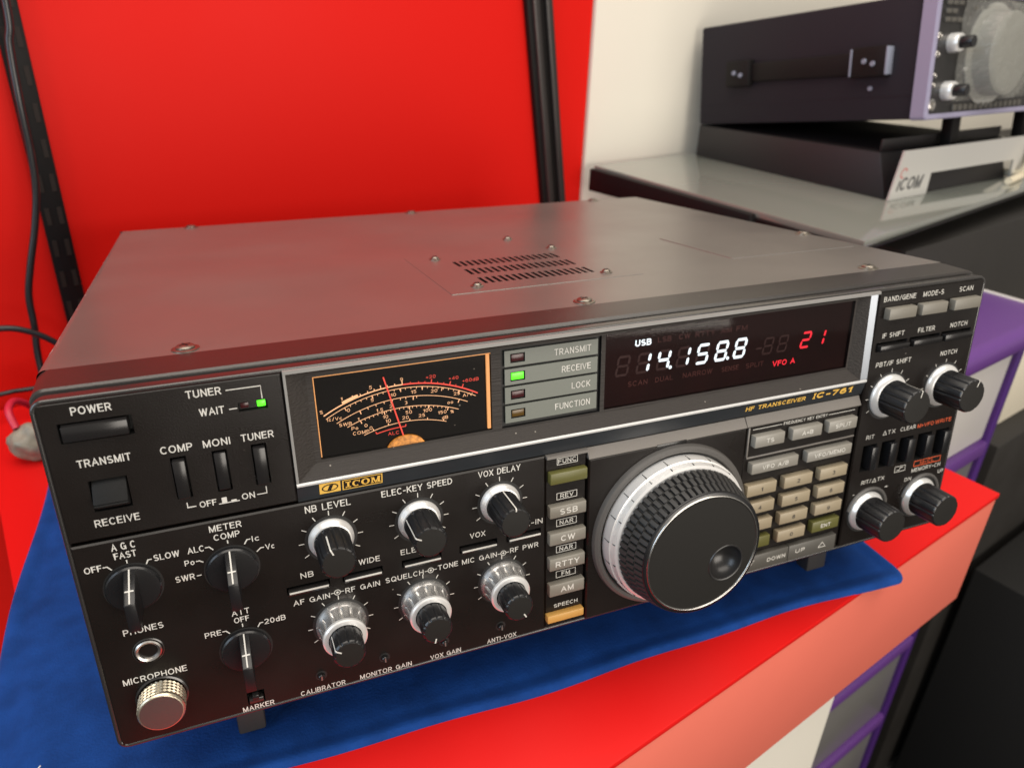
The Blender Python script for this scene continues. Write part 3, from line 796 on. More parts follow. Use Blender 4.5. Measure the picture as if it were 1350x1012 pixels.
ob('meter_pane', b, 'pane', meter)

# status window
b = B()
YS = 3.2
zb = [(138.2, 131.3), (130.6, 123.6), (123.0, 115.7), (115.1, 107.4)]
names = ('TRANSMIT', 'RECEIVE', 'LOCK', 'FUNCTION'); wid = (16.6, 13.2, 8.6, 16.0)
lampm = ('led_red_off', 'led_green', 'led_red_off', 'led_amber_off')
for (z1, z0), nme, w, lm in zip(zb, names, wid, lampm):
    (x0, a1), (x1, a0) = at(159.6, z1-0.2, YS), at(200.3, z0+.2, YS)
    b = B(); 
    (lx0, lz1), (lx1, lz0) = at(162.0, (z1+z0)/2+1.9, YS), at(168.2, (z1+z0)/2-1.9, YS)
    plate(b, x0, x1, a0, a1, [(lx0, lx1, lz0, lz1)], YS, 0.9, 0, 1)
    tx1, tz = at(197.2, (z0+z1)/2-1.35, YS)
    text(b, nme, tx1-w, tx1, tz, 2.75, YS-.1, 2, 0.0)
    bar = ob('status_bar', b, ['status_bar', 'panel_dark', 'white'], T, smooth=0)
    b = B(); box(b, lx0+.5, lx1-.5, YS+.15, YS+.85, lz0+.5, lz1-.5, 0, bev=.15)
    ob('status_lamp', b, lm, bar)

# frequency display
YL = 4.3; YF = YL-0.15
b = B(); box(b, 205.6, 338.3, YL, 4.55, 104.7, 138.1, 0)
disp = ob('frequency_display', b, 'lcd_back', T)
SEG = {'0': 'abcdef', '1': 'bc', '2': 'abged', '3': 'abgcd', '4': 'fgbc', '5': 'afgcd', '8': 'abcdefg', '-': 'g'}
def digit(b, ch, x, z, w, h, t, mi, y):
    sl = 0.17
    k = (YL+255.17)/255.17
    def Q(u, v): return at(x+u+sl*v, z+v, YL)
    g = 0.03*t
    hm = h/2
    def hseg(v): return [(t*.35+g, v), (t*.8+g, v+t/2), (w-t*.8-g, v+t/2), (w-t*.35-g, v), (w-t*.8-g, v-t/2), (t*.8+g, v-t/2)]
    def vseg(u, v0, v1): return [(u, v0+t*.35+g), (u+t/2, v0+t*.8+g), (u+t/2, v1-t*.8-g), (u, v1-t*.35-g), (u-t/2, v1-t*.8-g), (u-t/2, v0+t*.8+g)]
    segs = {'a': hseg(h-t/2), 'g': hseg(hm), 'd': hseg(t/2), 'f': vseg(t/2, hm, h-t*.2), 'e': vseg(t/2, t*.2, hm), 'b': vseg(w-t/2, hm, h-t*.2), 'c': vseg(w-t/2, t*.2, hm)}
    for s in SEG[ch]: poly(b, [Q(u, v) for u, v in segs[s]], y, mi)
b = B()
cells = [208.2+9.85*k for k in range(7)]
big_ = ['1', '4', '1', '5', '8', '8']
for x in cells: digit(b, '8', x, 119.9, 6.4, 9.2, 1.15, 0, YF)
digit(b, '-', 278.8, 118.6, 4.4, 8.6, 1.0, 0, YF)
for x in (283.3, 291.5): digit(b, '8', x, 119.4, 5.6, 8.2, 1.0, 0, YF)
for s, x0, x1, z in (('LSB', 228.6, 235.2, 132.6), ('CW', 238.9, 244.6, 132.6), ('RTTY', 247.2, 257.2, 132.6), ('AM', 260.2, 265.9, 132.6), ('FM', 268.4, 274.2, 132.6),
                     ('SCAN', 214.9, 224.5, 114.7), ('DUAL', 228.3, 237.2, 114.7), ('NARROW', 242.2, 257.5, 114.6), ('SENSE', 262.4, 271.6, 114.4), ('SPLIT', 275.5, 285.3, 114.2)):
    (a, zz), (c2, _) = at(x0, z, YL), at(x1, z, YL); text(b, s, a, c2, zz, 2.4, YF, 1, 0.015)
ob('unlit_segments', b, ['seg_dim', 'seg_dimtxt'], disp, smooth=0)
b = B()
for x, ch in zip(cells[1:], big_): digit(b, ch, x, 119.8, 6.5, 9.4, 1.38, 0, YF-.1)
for x in (235.4, 265.0):
    q0 = at(x, 120.0, YL); poly(b, [(q0[0]+.85*math.cos(2*PI*k/12), q0[1]+.7+.85*math.sin(2*PI*k/12)) for k in range(12)], YF-.1, 0)
(a, zz), (c2, _) = at(217.6, 132.2, YL), at(225.4, 132.2, YL); text(b, 'USB', a, c2, zz, 2.9, YF-.1, 0, 0.045)
ob('lit_frequency', b, 'seg_white', disp, smooth=0)
b = B()
digit(b, '2', 304.6, 119.6, 5.6, 8.0, 1.1, 0, YF-.1); digit(b, '1', 313.0, 119.6, 5.6, 8.0, 1.1, 0, YF-.1)
(a, zz), (c2, _) = at(290.4, 113.0, YL), at(303.2, 113.0, YL); text(b, 'VFO A', a, c2, zz, 2.7, YF-.1, 0, 0.03)
ob('lit_channel', b, 'seg_red', disp, smooth=0)
b = B(); box(b, 205.65, 338.25, 2.75, 3.0, 104.75, 138.05, 0)
ob('display_pane', b, 'smoke_pane', disp)

# ---- upper left controls
b = B(); box(b, 7.6, 26.9, -2.2, 4.4, 128.2, 133.6, 0, bev=.45)
ob('power_button', b, 'btn_black', T)
b = B(); hexa(b, [(11.9, 0.2, 101.9), (22.5, 0.2, 101.9), (22.5, 4.5, 101.9), (11.9, 4.5, 101.9), (11.9, -4.4, 104.8), (22.5, -4.4, 104.8), (22.5, 4.5, 106.5), (11.9, 4.5, 106.5)], 0, .4)
hexa(b, [(11.9, -3.6, 105.2), (22.5, -3.6, 105.2), (22.5, 4.5, 105.2), (11.9, 4.5, 105.2), (11.9, 1.6, 112.3), (22.5, 1.6, 112.3), (22.5, 4.5, 112.3), (11.9, 4.5, 112.3)], 0, .4)
ob('rocker_switch', b, 'rocker', T, label='black rocker switch set to receive')
for a, c2 in sws:
    b = B(); box(b, a+.5, c2-.6, -2.0 if a != 50.2 else -.4, 4.2, 101.0, 115.5, 0, bev=.4)
    ob('push_switch', b, 'btn_black', T)
b = B(); box(b, 61.5, 70.5, 1.6, 2.4, 129.6, 132.4, 0); box(b, 61.9, 64.6, .9, 1.7, 130.2, 132.2, 1, bev=.2)
box(b, 67.4, 70.2, .3, 1.7, 130.1, 132.4, 2, bev=.35)
ob('tuner_lamp', b, ['btn_black', 'led_red_off', 'led_green'], T)
L_ = LEGEND
def lg(s, x0, x1, z, cap=2.75, bold=0.006, mi=0, y=-.12, slant=0.0): text(L_, s, x0, x1, z, cap, y, mi, bold, slant=slant)
lg('POWER', 11.3, 23.0, 136.6); lg('TRANSMIT', 9.5, 25.5, 118.1); lg('RECEIVE', 10.4, 24.2, 95.5); lg('TUNER', 45.4, 56.5, 136.8); lg('WAIT', 48.6, 56.6, 129.8)
lg('COMP', 34.5, 44.6, 118.2); lg('MONI', 48.0, 56.8, 118.1); lg('TUNER', 60.4, 71.4, 118.1); lg('OFF', 43.5, 49.1, 95.6, 2.4); lg('ON', 57.7, 62.1, 95.7, 2.4)
stroke(L_, [(58.0, 137.9), (69.3, 137.9), (69.3, 133.2)], .35); stroke(L_, [(58.1, 130.9), (60.8, 130.9)], .35)
stroke(L_, [(39.6, 98.6), (39.6, 96.6), (42.4, 96.6)], .35); stroke(L_, [(62.9, 96.7), (66.3, 96.7), (66.3, 99.4)], .35)
stroke(L_, [(49.8, 95.7), (56.8, 95.7)], .35); poly(L_, [(50.9, 95.9), (52.6, 95.9), (52.6, 98.0), (50.9, 98.0)]); poly(L_, [(54, 95.9), (55.8, 95.9), (55.8, 96.5), (54, 96.5)])

# ---- selector knobs (disc with a vertical fin)
def selector(x, z, r=9.1):
    b = B()
    lathe(b, [(r+.7, -.1), (r+.7, .15)], 48, 2); lathe(b, [(r, .1), (r, 1.5), (r-.5, 2.1), (r-1.4, 2.2)], 48, 0)
    hexa(b, [(-1.9, -14.5, -r+.3), (1.9, -14.5, -r+.3), (1.9, -1.5, -r+.3), (-1.9, -1.5, -r+.3), (-1.75, -14.9, r*.28), (1.75, -14.9, r*.28), (1.9, -1.5, r-.4), (-1.9, -1.5, r-.4)], 0, .35)
    k = ob('selector_knob', b, ['knob', 'white', 'panel_dark'], T, (x, 0, z))
    # pointer line painted along the top slope of the fin
    b = B()
    def sl(t): return Vector((0, -1.9-(14.7-1.7)*t, r-.45+(r*.28-r+.4)*t))
    nrm = Vector((0, -(.72*r), 13.0)).normalized()*0.15
    w = .25
    p, q2 = sl(0.02)+nrm, sl(.97)+nrm
    def bar(p, q, w):
        t = bmesh.new(); t.faces.new([t.verts.new(v) for v in ((p.x-w, p.y, p.z), (q.x-w, q.y, q.z), (q.x+w, q.y, q.z), (p.x+w, p.y, p.z))]); merge(b, t, 0)
    bar(p, q2, w); nn = nrm*1.2; bar(sl(.61)+nn, sl(.65)+nn, 1.4)
    ob('pointer_line', b, 'white', k, smooth=0)
    return k
s1 = selector(17.6, 69.5)
copy_tree(s1, T, (50.5, 0, 68.4)); copy_tree(s1, T, (50.4, 0, 31.6))
lg('A G C', 13.4, 21.0, 85.2, 2.8); lg('FAST', 13.7, 20.7, 81.7, 2.6); lg('SLOW', 25.6, 34.0, 78.1, 2.5); lg('OFF', 3.8, 9.2, 78.4, 2.5)
stroke(L_, [(17.2, 80.9), (17.2, 79.5)], .4); stroke(L_, [(9.5, 79.6), (10.9, 79.6), (12.1, 78.0)], .4); stroke(L_, [(25.0, 79.2), (23.8, 79.2), (22.9, 77.5)], .4)
lg('METER', 45.0, 56.0, 85.0, 2.6); lg('COMP', 46.0, 54.9, 81.3, 2.5); lg('Ic', 58.7, 61.3, 77.9, 2.3); lg('Vc', 62.9, 66.2, 73.3, 2.3); lg('ALC', 36.7, 42.3, 78.1, 2.5); lg('Po', 35.0, 38.3, 73.4, 2.3); lg('SWR', 31.0, 37.5, 67.4, 2.5)
stroke(L_, [(50.4, 80.6), (50.4, 79.2)], .4); stroke(L_, [(42.6, 79.3), (44.0, 79.3), (45.2, 77.8)], .4); stroke(L_, [(58.2, 79.2), (57.0, 79.2), (55.9, 77.5)], .4)
stroke(L_, [(62.4, 74.6), (61.2, 74.6), (59.7, 73.3)], .4); stroke(L_, [(38.8, 74.5), (40.0, 74.5), (41.2, 73.6)], .4); stroke(L_, [(38.2, 68.5), (39.8, 68.5)], .4)
lg('ATT', 47.4, 53.8, 47.6, 2.5); lg('OFF', 47.8, 53.3, 44.3, 2.4); lg('20dB', 58.4, 66.3, 40.7, 2.4); lg('PRE', 36.9, 42.7, 40.7, 2.4)
stroke(L_, [(50.5, 43.5), (50.5, 42.0)], .4); stroke(L_, [(43.1, 41.9), (44.4, 41.9), (45.6, 40.4)], .4); stroke(L_, [(58.0, 41.9), (56.8, 41.9), (55.8, 40.3)], .4)
lg('PHONES', 10.8, 24.1, 50.0, 2.6); lg('MICROPHONE', 6.9, 28.7, 28.6, 2.7); lg('MARKER', 45.3, 57.3, 1.7, 2.4)
# jack
b = B()
lathe(b, [(5.4, -.05), (5.4, .3), (5.0, .5)], 40, 1, capend=False)
lathe(b, [(4.7, .1), (4.6, .8), (4.1, 1.2), (3.4, .9), (3.1, .4), (3.1, -4.5)], 40, 0, capend=False)
lathe(b, [(3.05, -.2), (.5, -.25)], 24, 2)
ob('phones_jack', b, ['chrome', 'rim', 'panel_dark'], T, (17.5, 0, 41.7))
# microphone dust cap
b = B()
lathe(b, [(9.2, -.05), (9.2, .6), (8.6, .9)], 48, 1, capend=False)
n = 64
t = bmesh.new(); rows = 8; R = []
for k in range(rows+1):
    R.append([t.verts.new(((8.1+(0.24 if i % 2 else -0.24))*math.sin(2*PI*(i+1.0*(k % 2))/n*1.0), -(1.6+6.4*k/rows), (8.1+(0.24 if i % 2 else -0.24))*math.cos(2*PI*(i+1.0*(k % 2))/n))) for i in range(n)])
for a, c2 in zip(R[:-1], R[1:]):
    for i in range(n): t.faces.new((a[i], a[(i+1) % n], c2[(i+1) % n], c2[i]))
bmesh.ops.recalc_face_normals(t, faces=t.faces)
merge(b, t, 0)
lathe(b, [(7.6, .5), (8.2, 1.5)], 48, 0, capend=False); lathe(b, [(8.1, 8.0), (8.15, 8.6), (7.7, 9.2), (7.3, 9.3)], 48, 0, capend=False)
lathe(b, [(7.35, 9.25), (.4, 9.3)], 48, 2, capend=True)
ob('microphone_cap', b, ['brass', 'rim', 'capface'], T, (18.6, 0, 20.0), smooth=12)
# marker slide switch
b = B(); box(b, 48.2, 53.6, -.6, 3, 5.2, 7.4, 0, bev=.25); box(b, 49.6, 52.0, -1.6, 3, 7.4, 9.6, 1, bev=.2)
ob('slide_switch', b, ['rim', 'btn_black'], T)

# ---- small knobs
def flute(n, depth):
    def f(th, k): return 1-depth*max(0, math.cos(n*th))**6
    return f
def ticks(cx, cz, r0, r1, angs, w=.35):
    for a in angs:
        s, c2 = math.sin(math.radians(a)), math.cos(math.radians(a))
        stroke(L_, [(cx+r0*s, cz+r0*c2), (cx+r1*s, cz+r1*c2)], w)
def pointer(par, ang, r, d0, d1, inner, w=.28):
    b = B(); a = math.radians(ang); X = Matrix.Rotation(a, 4, 'Y')
    t = bmesh.new(); rr_ = r+.07
    t.faces.new([t.verts.new(p) for p in ((-w, -d0, rr_), (w, -d0, rr_), (w, -d1+.5, rr_-.1), (-w, -d1+.5, rr_-.1))])
    t.faces.new([t.verts.new(p) for p in ((-w, -d1+.5, rr_-.1), (w, -d1+.5, rr_-.1), (w, -d1-.08, rr_-.55), (-w, -d1-.08, rr_-.55))])
    t.faces.new([t.verts.new(p) for p in ((-w, -d1-.08, rr_-.55), (w, -d1-.08, rr_-.55), (w, -d1-.1, inner), (-w, -d1-.1, inner))])
    merge(b, t, 0, X)
    return ob('pointer_line', b, 'white', par, smooth=0)
def small_knob(x, z, ang, label=None, skirt_r=8.7, r=6.75, d=18.0, name='control_knob', fl=True, inner=4.2):
    b = B()
    lathe(b, [(r+.3, 2.2), (r+.15, 3.0), (r-.15, d-.9), (r-.5, d-.25), (r-1.0, d)], 120, 0, mod=flute(12, .055) if fl else None, capend=False)
    lathe(b, [(r-.95, d-.02), (.5, d+.05)], 48, 1)
    k = ob(name, b, ['knob', 'knobface'], T, (x, 0, z), label=label, smooth=28)
    b = B()
    lathe(b, [(skirt_r+1.3, -.06), (skirt_r+1.3, .1)], 48, 1)
    lathe(b, [(skirt_r, .1), (skirt_r, .9), (skirt_r-.35, 1.5), (r+.7, 3.0), (r+.2, 3.1)], 64, 0, capend=False)
    ob('skirt', b, ['skirt', 'panel_dark'], k, smooth=40)
    if ang is not None: pointer(k, ang, r*1.0, 3.4, d, inner)
    return k
T11 = [-150, -120, -90, -60, -30, 0, 30, 60, 90, 120, 150]
small_knob(87.0, 72.2, -22); small_knob(121.8, 72.2, -62); small_knob(156.4, 72.3, 2, inner=5.3)
for x in (87.0, 121.8, 156.4): ticks(x, 72.2, 10.2, 12.2, T11[1:-1])
lg('NB LEVEL', 78.6, 95.6, 85.1, 2.9); lg('ELEC-KEY SPEED', 107.6, 136.2, 85.4, 2.8); lg('VOX DELAY', 147.2, 165.7, 85.6, 2.8)
for s, x0, x1, z in (('NB', 73.9, 78.8, 57.3), ('WIDE', 96.3, 104.8, 57.5), ('ELEC-KEY', 113.3, 131.5, 57.7), ('VOX', 142.7, 149.5, 58.1), ('BK-IN', 164.6, 175.7, 58.0)): lg(s, x0, x1, z, 2.5)
for a, c2, z0, z1 in [(h[0], h[1], h[2], h[3]) for h in holes_b[:5]]:
    b = B(); box(b, a+.5, c2-.5, -1.6, 4.3, z0+.25, z0+1.9, 0, bev=.3); box(b, a+.8, c2-.8, -1.72, -1.2, z0+1.0, z0+1.75, 1, bev=.12)
    ob('push_switch', b, ['rim', 'white'], T)
for s, x0, x1, z in (('AF GAIN', 69.9, 83.9, 45.7), ('RF GAIN', 90.0, 103.9, 46.0), ('SQUELCH', 106.2, 122.1, 46.2), ('TONE', 128.3, 137.0, 46.5), ('MIC GAIN', 138.8, 154.4, 46.4), ('RF PWR', 160.5, 173.7, 46.6)): lg(s, x0, x1, z, 2.4)
for x in (86.9, 125.2, 157.4):
    z = 47.4
    stroke(L_, [(x+1.15*math.cos(2*PI*k/20), z+1.15*math.sin(2*PI*k/20)) for k in range(21)], .3); poly(L_, [(x+.5*math.cos(2*PI*k/10), z+.5*math.sin(2*PI*k/10)) for k in range(10)])
    stroke(L_, [(x-2.6, z), (x-1.3, z)], .3); stroke(L_, [(x+1.3, z), (x+2.6, z)], .3)

def dual_knob(x, z, ang, label=None):
    r, d = 6.2, 20.6
    b = B()
    lathe(b, [(r+.2, 9), (r, d-.9), (r-.45, d-.25), (r-.9, d)], 120, 0, mod=flute(12, .055), capend=False)
    lathe(b, [(r-.85, d-.02), (.5, d+.05)], 48, 1)
    k = ob('dual_knob', b, ['knob', 'knobface'], T, (x, 0, z), label=label, smooth=28)
    b = B()
    lathe(b, [(11.2, -.06), (11.2, .1)], 48, 1)
    prof = [(10.0, .1), (10.0, 1.6), (9.55, 2.4), (9.2, 3.2), (8.9, 5.0), (8.6, 8.6), (8.75, 9.4), (8.7, 10.4), (8.1, 10.9), (6.6, 11.0)]
    def md(th, kk):
        if kk in (4, 5): return 1-.16*max(0, math.cos(14*th))**5
        return 1
    lathe(b, prof[:7], 168, 0, mod=md, capend=False); lathe(b, prof[6:], 96, 2, capend=False)
    ob('outer_ring', b, ['ring_metal', 'panel_dark', 'skirt'], k, smooth=30)
    pointer(k, ang, r*1.0, 11.4, d, 3.6)
    return k
dual_knob(87.0, 32.8, -58); dual_knob(121.7, 33.2, 195); dual_knob(156.6, 33.4, 150)
for x, z in ((87.0, 32.8), (121.7, 33.2), (156.6, 33.4)): ticks(x, z, 11.2, 13.0, T11[1:-1])
# trimmers
def trim(x, z):
    b = B(); lathe(b, [(2.3, -.05), (2.3, .12)], 24, 0); lathe(b, [(1.5, .1), (1.45, 1.6), (1.2, 1.9)], 24, 1)
    box(b, -.3, .3, -2.02, -1.8, -1.0, 1.0, 2)
    return ob('trimmer', b, ['panel_dark', 'btn_black', 'chrome'], T, (x, 0, z))
t0 = trim(76.7, 9.4)
for x, z in ((103.0, 9.8), (129.2, 9.6), (155.4, 9.9)): copy_tree(t0, T, (x, 0, z))
for s, x0, x1, z in (('CALIBRATOR', 67.8, 85.9, 1.8), ('MONITOR GAIN', 92.1, 114.3, 1.9), ('VOX GAIN', 122.6, 136.5, 1.9), ('ANTI-VOX', 148.8, 162.8, 2.1)): lg(s, x0, x1, z, 2.3)

# ---- mode key column
def mkey(x0, x1, z0, z1, *a, **k):
    (x0, z0), (x1, z1) = [(63.26+(x-63.26)*253.2/251.2, 229-(229-z)*253.2/251.2) for x, z in ((x0, z0), (x1, z1))]
    z1 -= .35
    return key(x0, x1, z0, z1, -2.2, 3, *a[2:], **k)
def key(x0, x1, z0, z1, y_front, y_back, m, legend=None, lx=None, cap=2.85, mi_w=1, label=None, ink='white', name='push_key', bold=.02, bev=.45):
    b = B(); box(b, x0, x1, y_front, y_back, z0, z1, 0, bev=bev)
    if legend:
        if isinstance(legend, str): legend = [(legend, (x0+x1)/2 if lx is None else lx, None)]
        for s, cx, cz in legend:
            text(b, s, cx, None, ((z0+z1)/2 if cz is None else cz)-cap/2, cap, y_front-.1, 1, bold, 'c')
    return ob(name, b, [m, ink], T, label=label, smooth=30)
mkey(177.6, 194.9, 77.5, 83.2, -4.2, 3, 'btn_olive', label='olive function key')
mkey(177.4, 194.7, 61.3, 67.3, -4.2, 3, 'btn_grey', 'SSB', 187.2); mkey(177.4, 194.8, 47.8, 54.1, -4.2, 3, 'btn_grey', 'CW', 187.0)
mkey(177.4, 194.6, 34.8, 41.3, -4.2, 3, 'btn_grey', 'RTTY', 187.0); mkey(177.4, 194.6, 21.2, 27.8, -4.2, 3, 'btn_grey', 'AM', 187.0)
mkey(176.6, 194.7, 7.0, 11.3, -4.6, 3, 'btn_orange', label='tan orange speech key')
for s, z0, z1 in (('FUNC', 84.3, 87.6), ('REV', 67.6, 70.9), ('NAR', 54.3, 57.8), ('NAR', 40.9, 44.3), ('FM', 27.7, 31.2)):
    dy = 0.66
    (x0, a0), (x1, a1) = at(182.3, z0, .8), at(192.1, z1, .8)
    boxframe(L_, x0, x1, a0, a1, .28, dy); text(L_, s, (x0+x1)/2, None, (a0+a1)/2-1.05, 2.1, dy, 0, .015, 'c')
x0, z0 = at(181.4, 11.8, .8); text(L_, 'SPEECH', x0, x0+12, z0, 2.0, .66, 0, .012)

# ---- main tuning dial
DX, DZ = 240.6, 42.1
b = B()
lathe(b, [(41.2, .6), (41.2, 1.6), (40.6, 3.0), (39.4, 3.6), (38.0, 3.5), (37.4, 2.6), (37.2, 1.2)], 128, 0, capend=False)
lathe(b, [(37.25, 1.25), (35, 1.2)], 128, 1, capend=False)
ob('dial_surround', b, ['dialring', 'panel_dark'], T, (DX, 0, DZ), smooth=30)
b = B()
def knurl(n, d, ph=0.0, ks=()):
    def f(th, k):
        if k in ks: return 1-(d if math.cos(n*th+ph) > .45 else 0)
        return 1
    return f
def grip(d0, d1, r0, r1, ph):
    prof = [(r0-1.2, d0-.2), (r0-.2, d0+.1), (r0, d0+.5), (r1, d1-.5), (r1-.2, d1-.1), (r1-1.2, d1+.1)]
    lathe(b, prof, 576, 0, mod=knurl(64, .05, ph, (1, 2, 3, 4)), capend=False)
grip(12.2, 16.8, 33.7, 32.9, 0); grip(17.0, 21.4, 32.8, 31.9, PI*.7); grip(21.6, 26.4, 31.8, 30.6, PI*1.4)
lathe(b, [(29.6, 12.0), (29.6, 26.3), (30.3, 26.5), (30.1, 27.0), (29.5, 27.4), (28.4, 27.5)], 128, 1, capend=False)
dial = ob('tuning_dial', b, ['rubber', 'knob'], T, (DX, 0, DZ), smooth=30, label='large black tuning dial with a silver scale ring')
b = B()
lathe(b, [(36.5, 2.0), (36.5, 5.6), (36.2, 8.0), (35.3, 8.3), (35.3, 8.6), (35.6, 8.8), (35.0, 11.2), (34.0, 11.9), (30.2, 12.0)], 160, 0, capend=False)
for k in range(20):
    a = 2*PI*(k+.3)/20
    box(b, -.16, .16, -7.9, -3.8, 35.7, 36.56, 1, xf=Matrix.Rotation(a, 4, 'Y'))
    box(b, -.14, .14, -11.0, -9.2, 34.7, 35.5, 1, xf=Matrix.Rotation(a, 4, 'Y'))
ob('scale_ring', b, ['skirt', 'panel_dark'], dial, smooth=30)
b = B(); lathe(b, [(28.7, 27.2), (28.6, 27.7), (28.2, 27.95), (27.8, 27.8), (27.6, 27.4)], 128, 0, capend=False)
ob('chrome_rim', b, 'rimring', dial, smooth=60)
b = B(); n = 96; fx, fz, fr = 12.2, -7.4, 8.9
def circ(cx, cz, r, d): return [(cx+r*math.sin(2*PI*i/n), -d, cz+r*math.cos(2*PI*i/n)) for i in range(n)]
loft(b, [circ(0, 0, 27.7, 27.5), circ(fx*.5, fz*.5, 19.5, 27.55), circ(fx, fz, fr+.2, 27.6)], 0)
ob('dial_face', b, 'knobface', dial, smooth=60)
b = B()
M['dimple'] = mat('glossy_black_dimple', (0.022, 0.021, 0.021), 0.30)
loft(b, [circ(fx, fz, fr+.25, 27.55), circ(fx, fz, fr, 27.95), circ(fx, fz, fr-.6, 27.8)]+[circ(fx, fz, (fr-.6)*math.cos(a), 27.7-7.5*math.sin(a)) for a in [PI/2*k/10 for k in range(1, 10)]]+[circ(fx, fz, .05, 20.2)], 0)
ob('finger_dimple', b, 'dimple', dial, smooth=60)

# ---- keypad
lg('FREQUENCY KEY ENTRY', 302.0, 328.6, 81.5, 1.6, .008, y=.28)
stroke(L_, [(284, 82.2), (301, 82.2)], .3, .28); stroke(L_, [(329.4, 82.2), (346, 82.2)], .3, .28)
for s, x0, x1 in (('TS', 283.4, 300.6), ('A=B', 305.3, 323.2), ('SPLIT', 327.4, 345.2)): key(x0, x1, 73.9, 79.9, -3, 2, 'btn_silver', s, cap=2.3)
key(283.2, 310.8, 60.0, 65.7, -3, 2, 'btn_silver', 'VFO A/B', cap=2.3); key(316.4, 344.4, 59.9, 65.6, -3, 2, 'btn_silver', 'VFO/MEMO', cap=2.3)
M['key_ink'] = mat('dark_grey_ink', (0.05, 0.045, 0.04), 0.5)
nums = ('1', '2', '3', '4', '5', '6', '7', '8', '9', '.', '0', 'ENT')
for i, s in enumerate(nums):
    r_, c_ = divmod(i, 3); x0 = 281.9+22.2*c_; z1 = 54.1-10.2*r_
    ol = s in ('.', 'ENT')
    key(x0, x0+17.4, z1-6.2, z1, -3, 2, 'btn_olive' if ol else 'btn_beige', s if s != '.' else [('.', x0+8.7, z1-3.4)], cap=2.2, ink='white' if ol else 'key_ink')
b = B()
for x0, x1 in ((283.2, 312.8), (313.1, 344.0)): box(b, x0, x1, -2.6, 2, 3.8, 12.6, 0, bev=.4)
text(b, 'DOWN', 299.5, 311.0, 7.0, 2.3, -2.7, 1, .02); text(b, 'UP', 317.5, 323.6, 7.4, 2.3, -2.7, 1, .02)
stroke(b, [(332.4, 7.0), (337.4, 7.0), (334.9, 9.8), (332.4, 7.0)], .4, -2.7, 1); stroke(b, [(286.4, 9.8), (291.4, 9.8), (288.9, 7.0), (286.4, 9.8)], .4, -2.7, 1)
ob('up_down_key', b, ['btn_wide', 'white'], T, smooth=30)

# ---- right block
for s, x0, x1 in (('BAND/GENE', 352.6, 373.0), ('MODE-S', 377.7, 391.4), ('SCAN', 401.9, 411.3)): lg(s, x0, x1, 136.4, 2.5)
for s, x0, x1 in (('IF SHIFT', 355.6, 369.7), ('FILTER', 378.8, 390.0), ('NOTCH', 400.6, 412.4)): lg(s, x0, x1, 118.0, 2.5)
lg('PBT/IF SHIFT', 354.6, 377.6, 103.1, 2.5); lg('NOTCH', 397.7, 409.2, 103.3, 2.5)
for x0, x1 in ((354.3, 371.6), (375.2, 392.0), (396.8, 414.8)): key(x0, x1, 128.0, 133.5, -3.4, 2, 'btn_grey')
for a, c2, z0, z1 in holes_f[5:]:
    b = B(); box(b, a+.9, c2-.4, -2.4, 4, z0+.4, z1-1.2, 0, bev=.35); ob('push_switch', b, 'btn_black', T)
for a, c2, z0, z1 in holes_f[:5]:
    b = B(); box(b, a+4.6, c2-.5, -2.2, 4, z0+.7, z1-1.0, 0, bev=.35); ob('push_switch', b, 'knob', T)
small_knob(365.8, 86.7, 12, skirt_r=11.5, r=8.9, d=18, inner=5.2); small_knob(402.8, 86.7, 22, skirt_r=11.3, r=8.9, d=18, inner=5.2)
ticks(366, 86.5, 12.7, 14.6, T11[1:-1]); ticks(403, 86.6, 12.7, 14.4, T11[2:-1])
small_knob(364.6, 20.6, None, skirt_r=11.3, r=9.3, d=18); small_knob(402.0, 21.0, None, skirt_r=11.3, r=9.3, d=18)
for x, z in ((365, 20.7), (403, 21.0)):
    b = B()
    ring = [(x+13.2*math.sin(math.radians(a)), -.3, z+13.2*math.cos(math.radians(a))) for a in range(-80, 81, 8)]
    tube(b, ring, .9, 8); ob('arc_rib', b, 'dialring', T)
lg('RIT', 356.4, 361.8, 63.6, 2.3); lg('TX', 370.8, 376.0, 64.2, 2.3); lg('CLEAR', 379.6, 390.2, 64.2, 2.3)
stroke(L_, [(367.6, 64.3), (370.0, 64.3), (368.8, 66.4), (367.6, 64.3)], .35)
lg('M>VFO', 391.6, 403.2, 64.0, 2.3, mi=1); lg('WRITE', 404.2, 415.8, 64.1, 2.3, mi=1)
boxframe(L_, 394.3, 413.9, 40.6, 44.0, .35, -.12, 1); lg('M-CL', 399, 409, 41.3, 2.0, mi=1)
lg('MEMORY-CH', 393.6, 414.6, 37.3, 2.3); lg('RIT/', 358.4, 365.0, 37.2, 2.3); lg('TX', 369.3, 374.3, 37.2, 2.3); stroke(L_, [(366, 37.2), (368.6, 37.2), (367.3, 39.3), (366, 37.2)], .35)
lg('DN', 389.6, 394.4, 32.6, 2.2); lg('UP', 414.0, 418.0, 32.8, 2.2); boxframe(L_, 380.8, 388.4, 39.8, 43.3, .3); stroke(L_, [(382.4, 40.8), (384.4, 40.8), (384.4, 42.2), (386.6, 42.2)], .4)
lg('-', 353.6, 355.2, 31.2, 2.0); lg('+', 375.6, 378.0, 31.4, 2.4)
ob('printed_legend', LEGEND, ['white', 'orange_ink'], T, smooth=0)

# ---- feet (bail feet at the front, stubs at the back), standing on the cloth
def foot(x0, x1, y0, y1, z0):
    b = B(); box(b, x0, x1, y0, y1, z0, 1.8, 0, bev=1.2); return ob('foot', b, 'rubber_foot', T)
foot(39.5, 51.5, 33, 43, -40.2); foot(364.5, 378.6, 33, 43, -40.2); foot(38, 54, 312, 328, -7.2); foot(366, 382, 312, 328, -7.2)

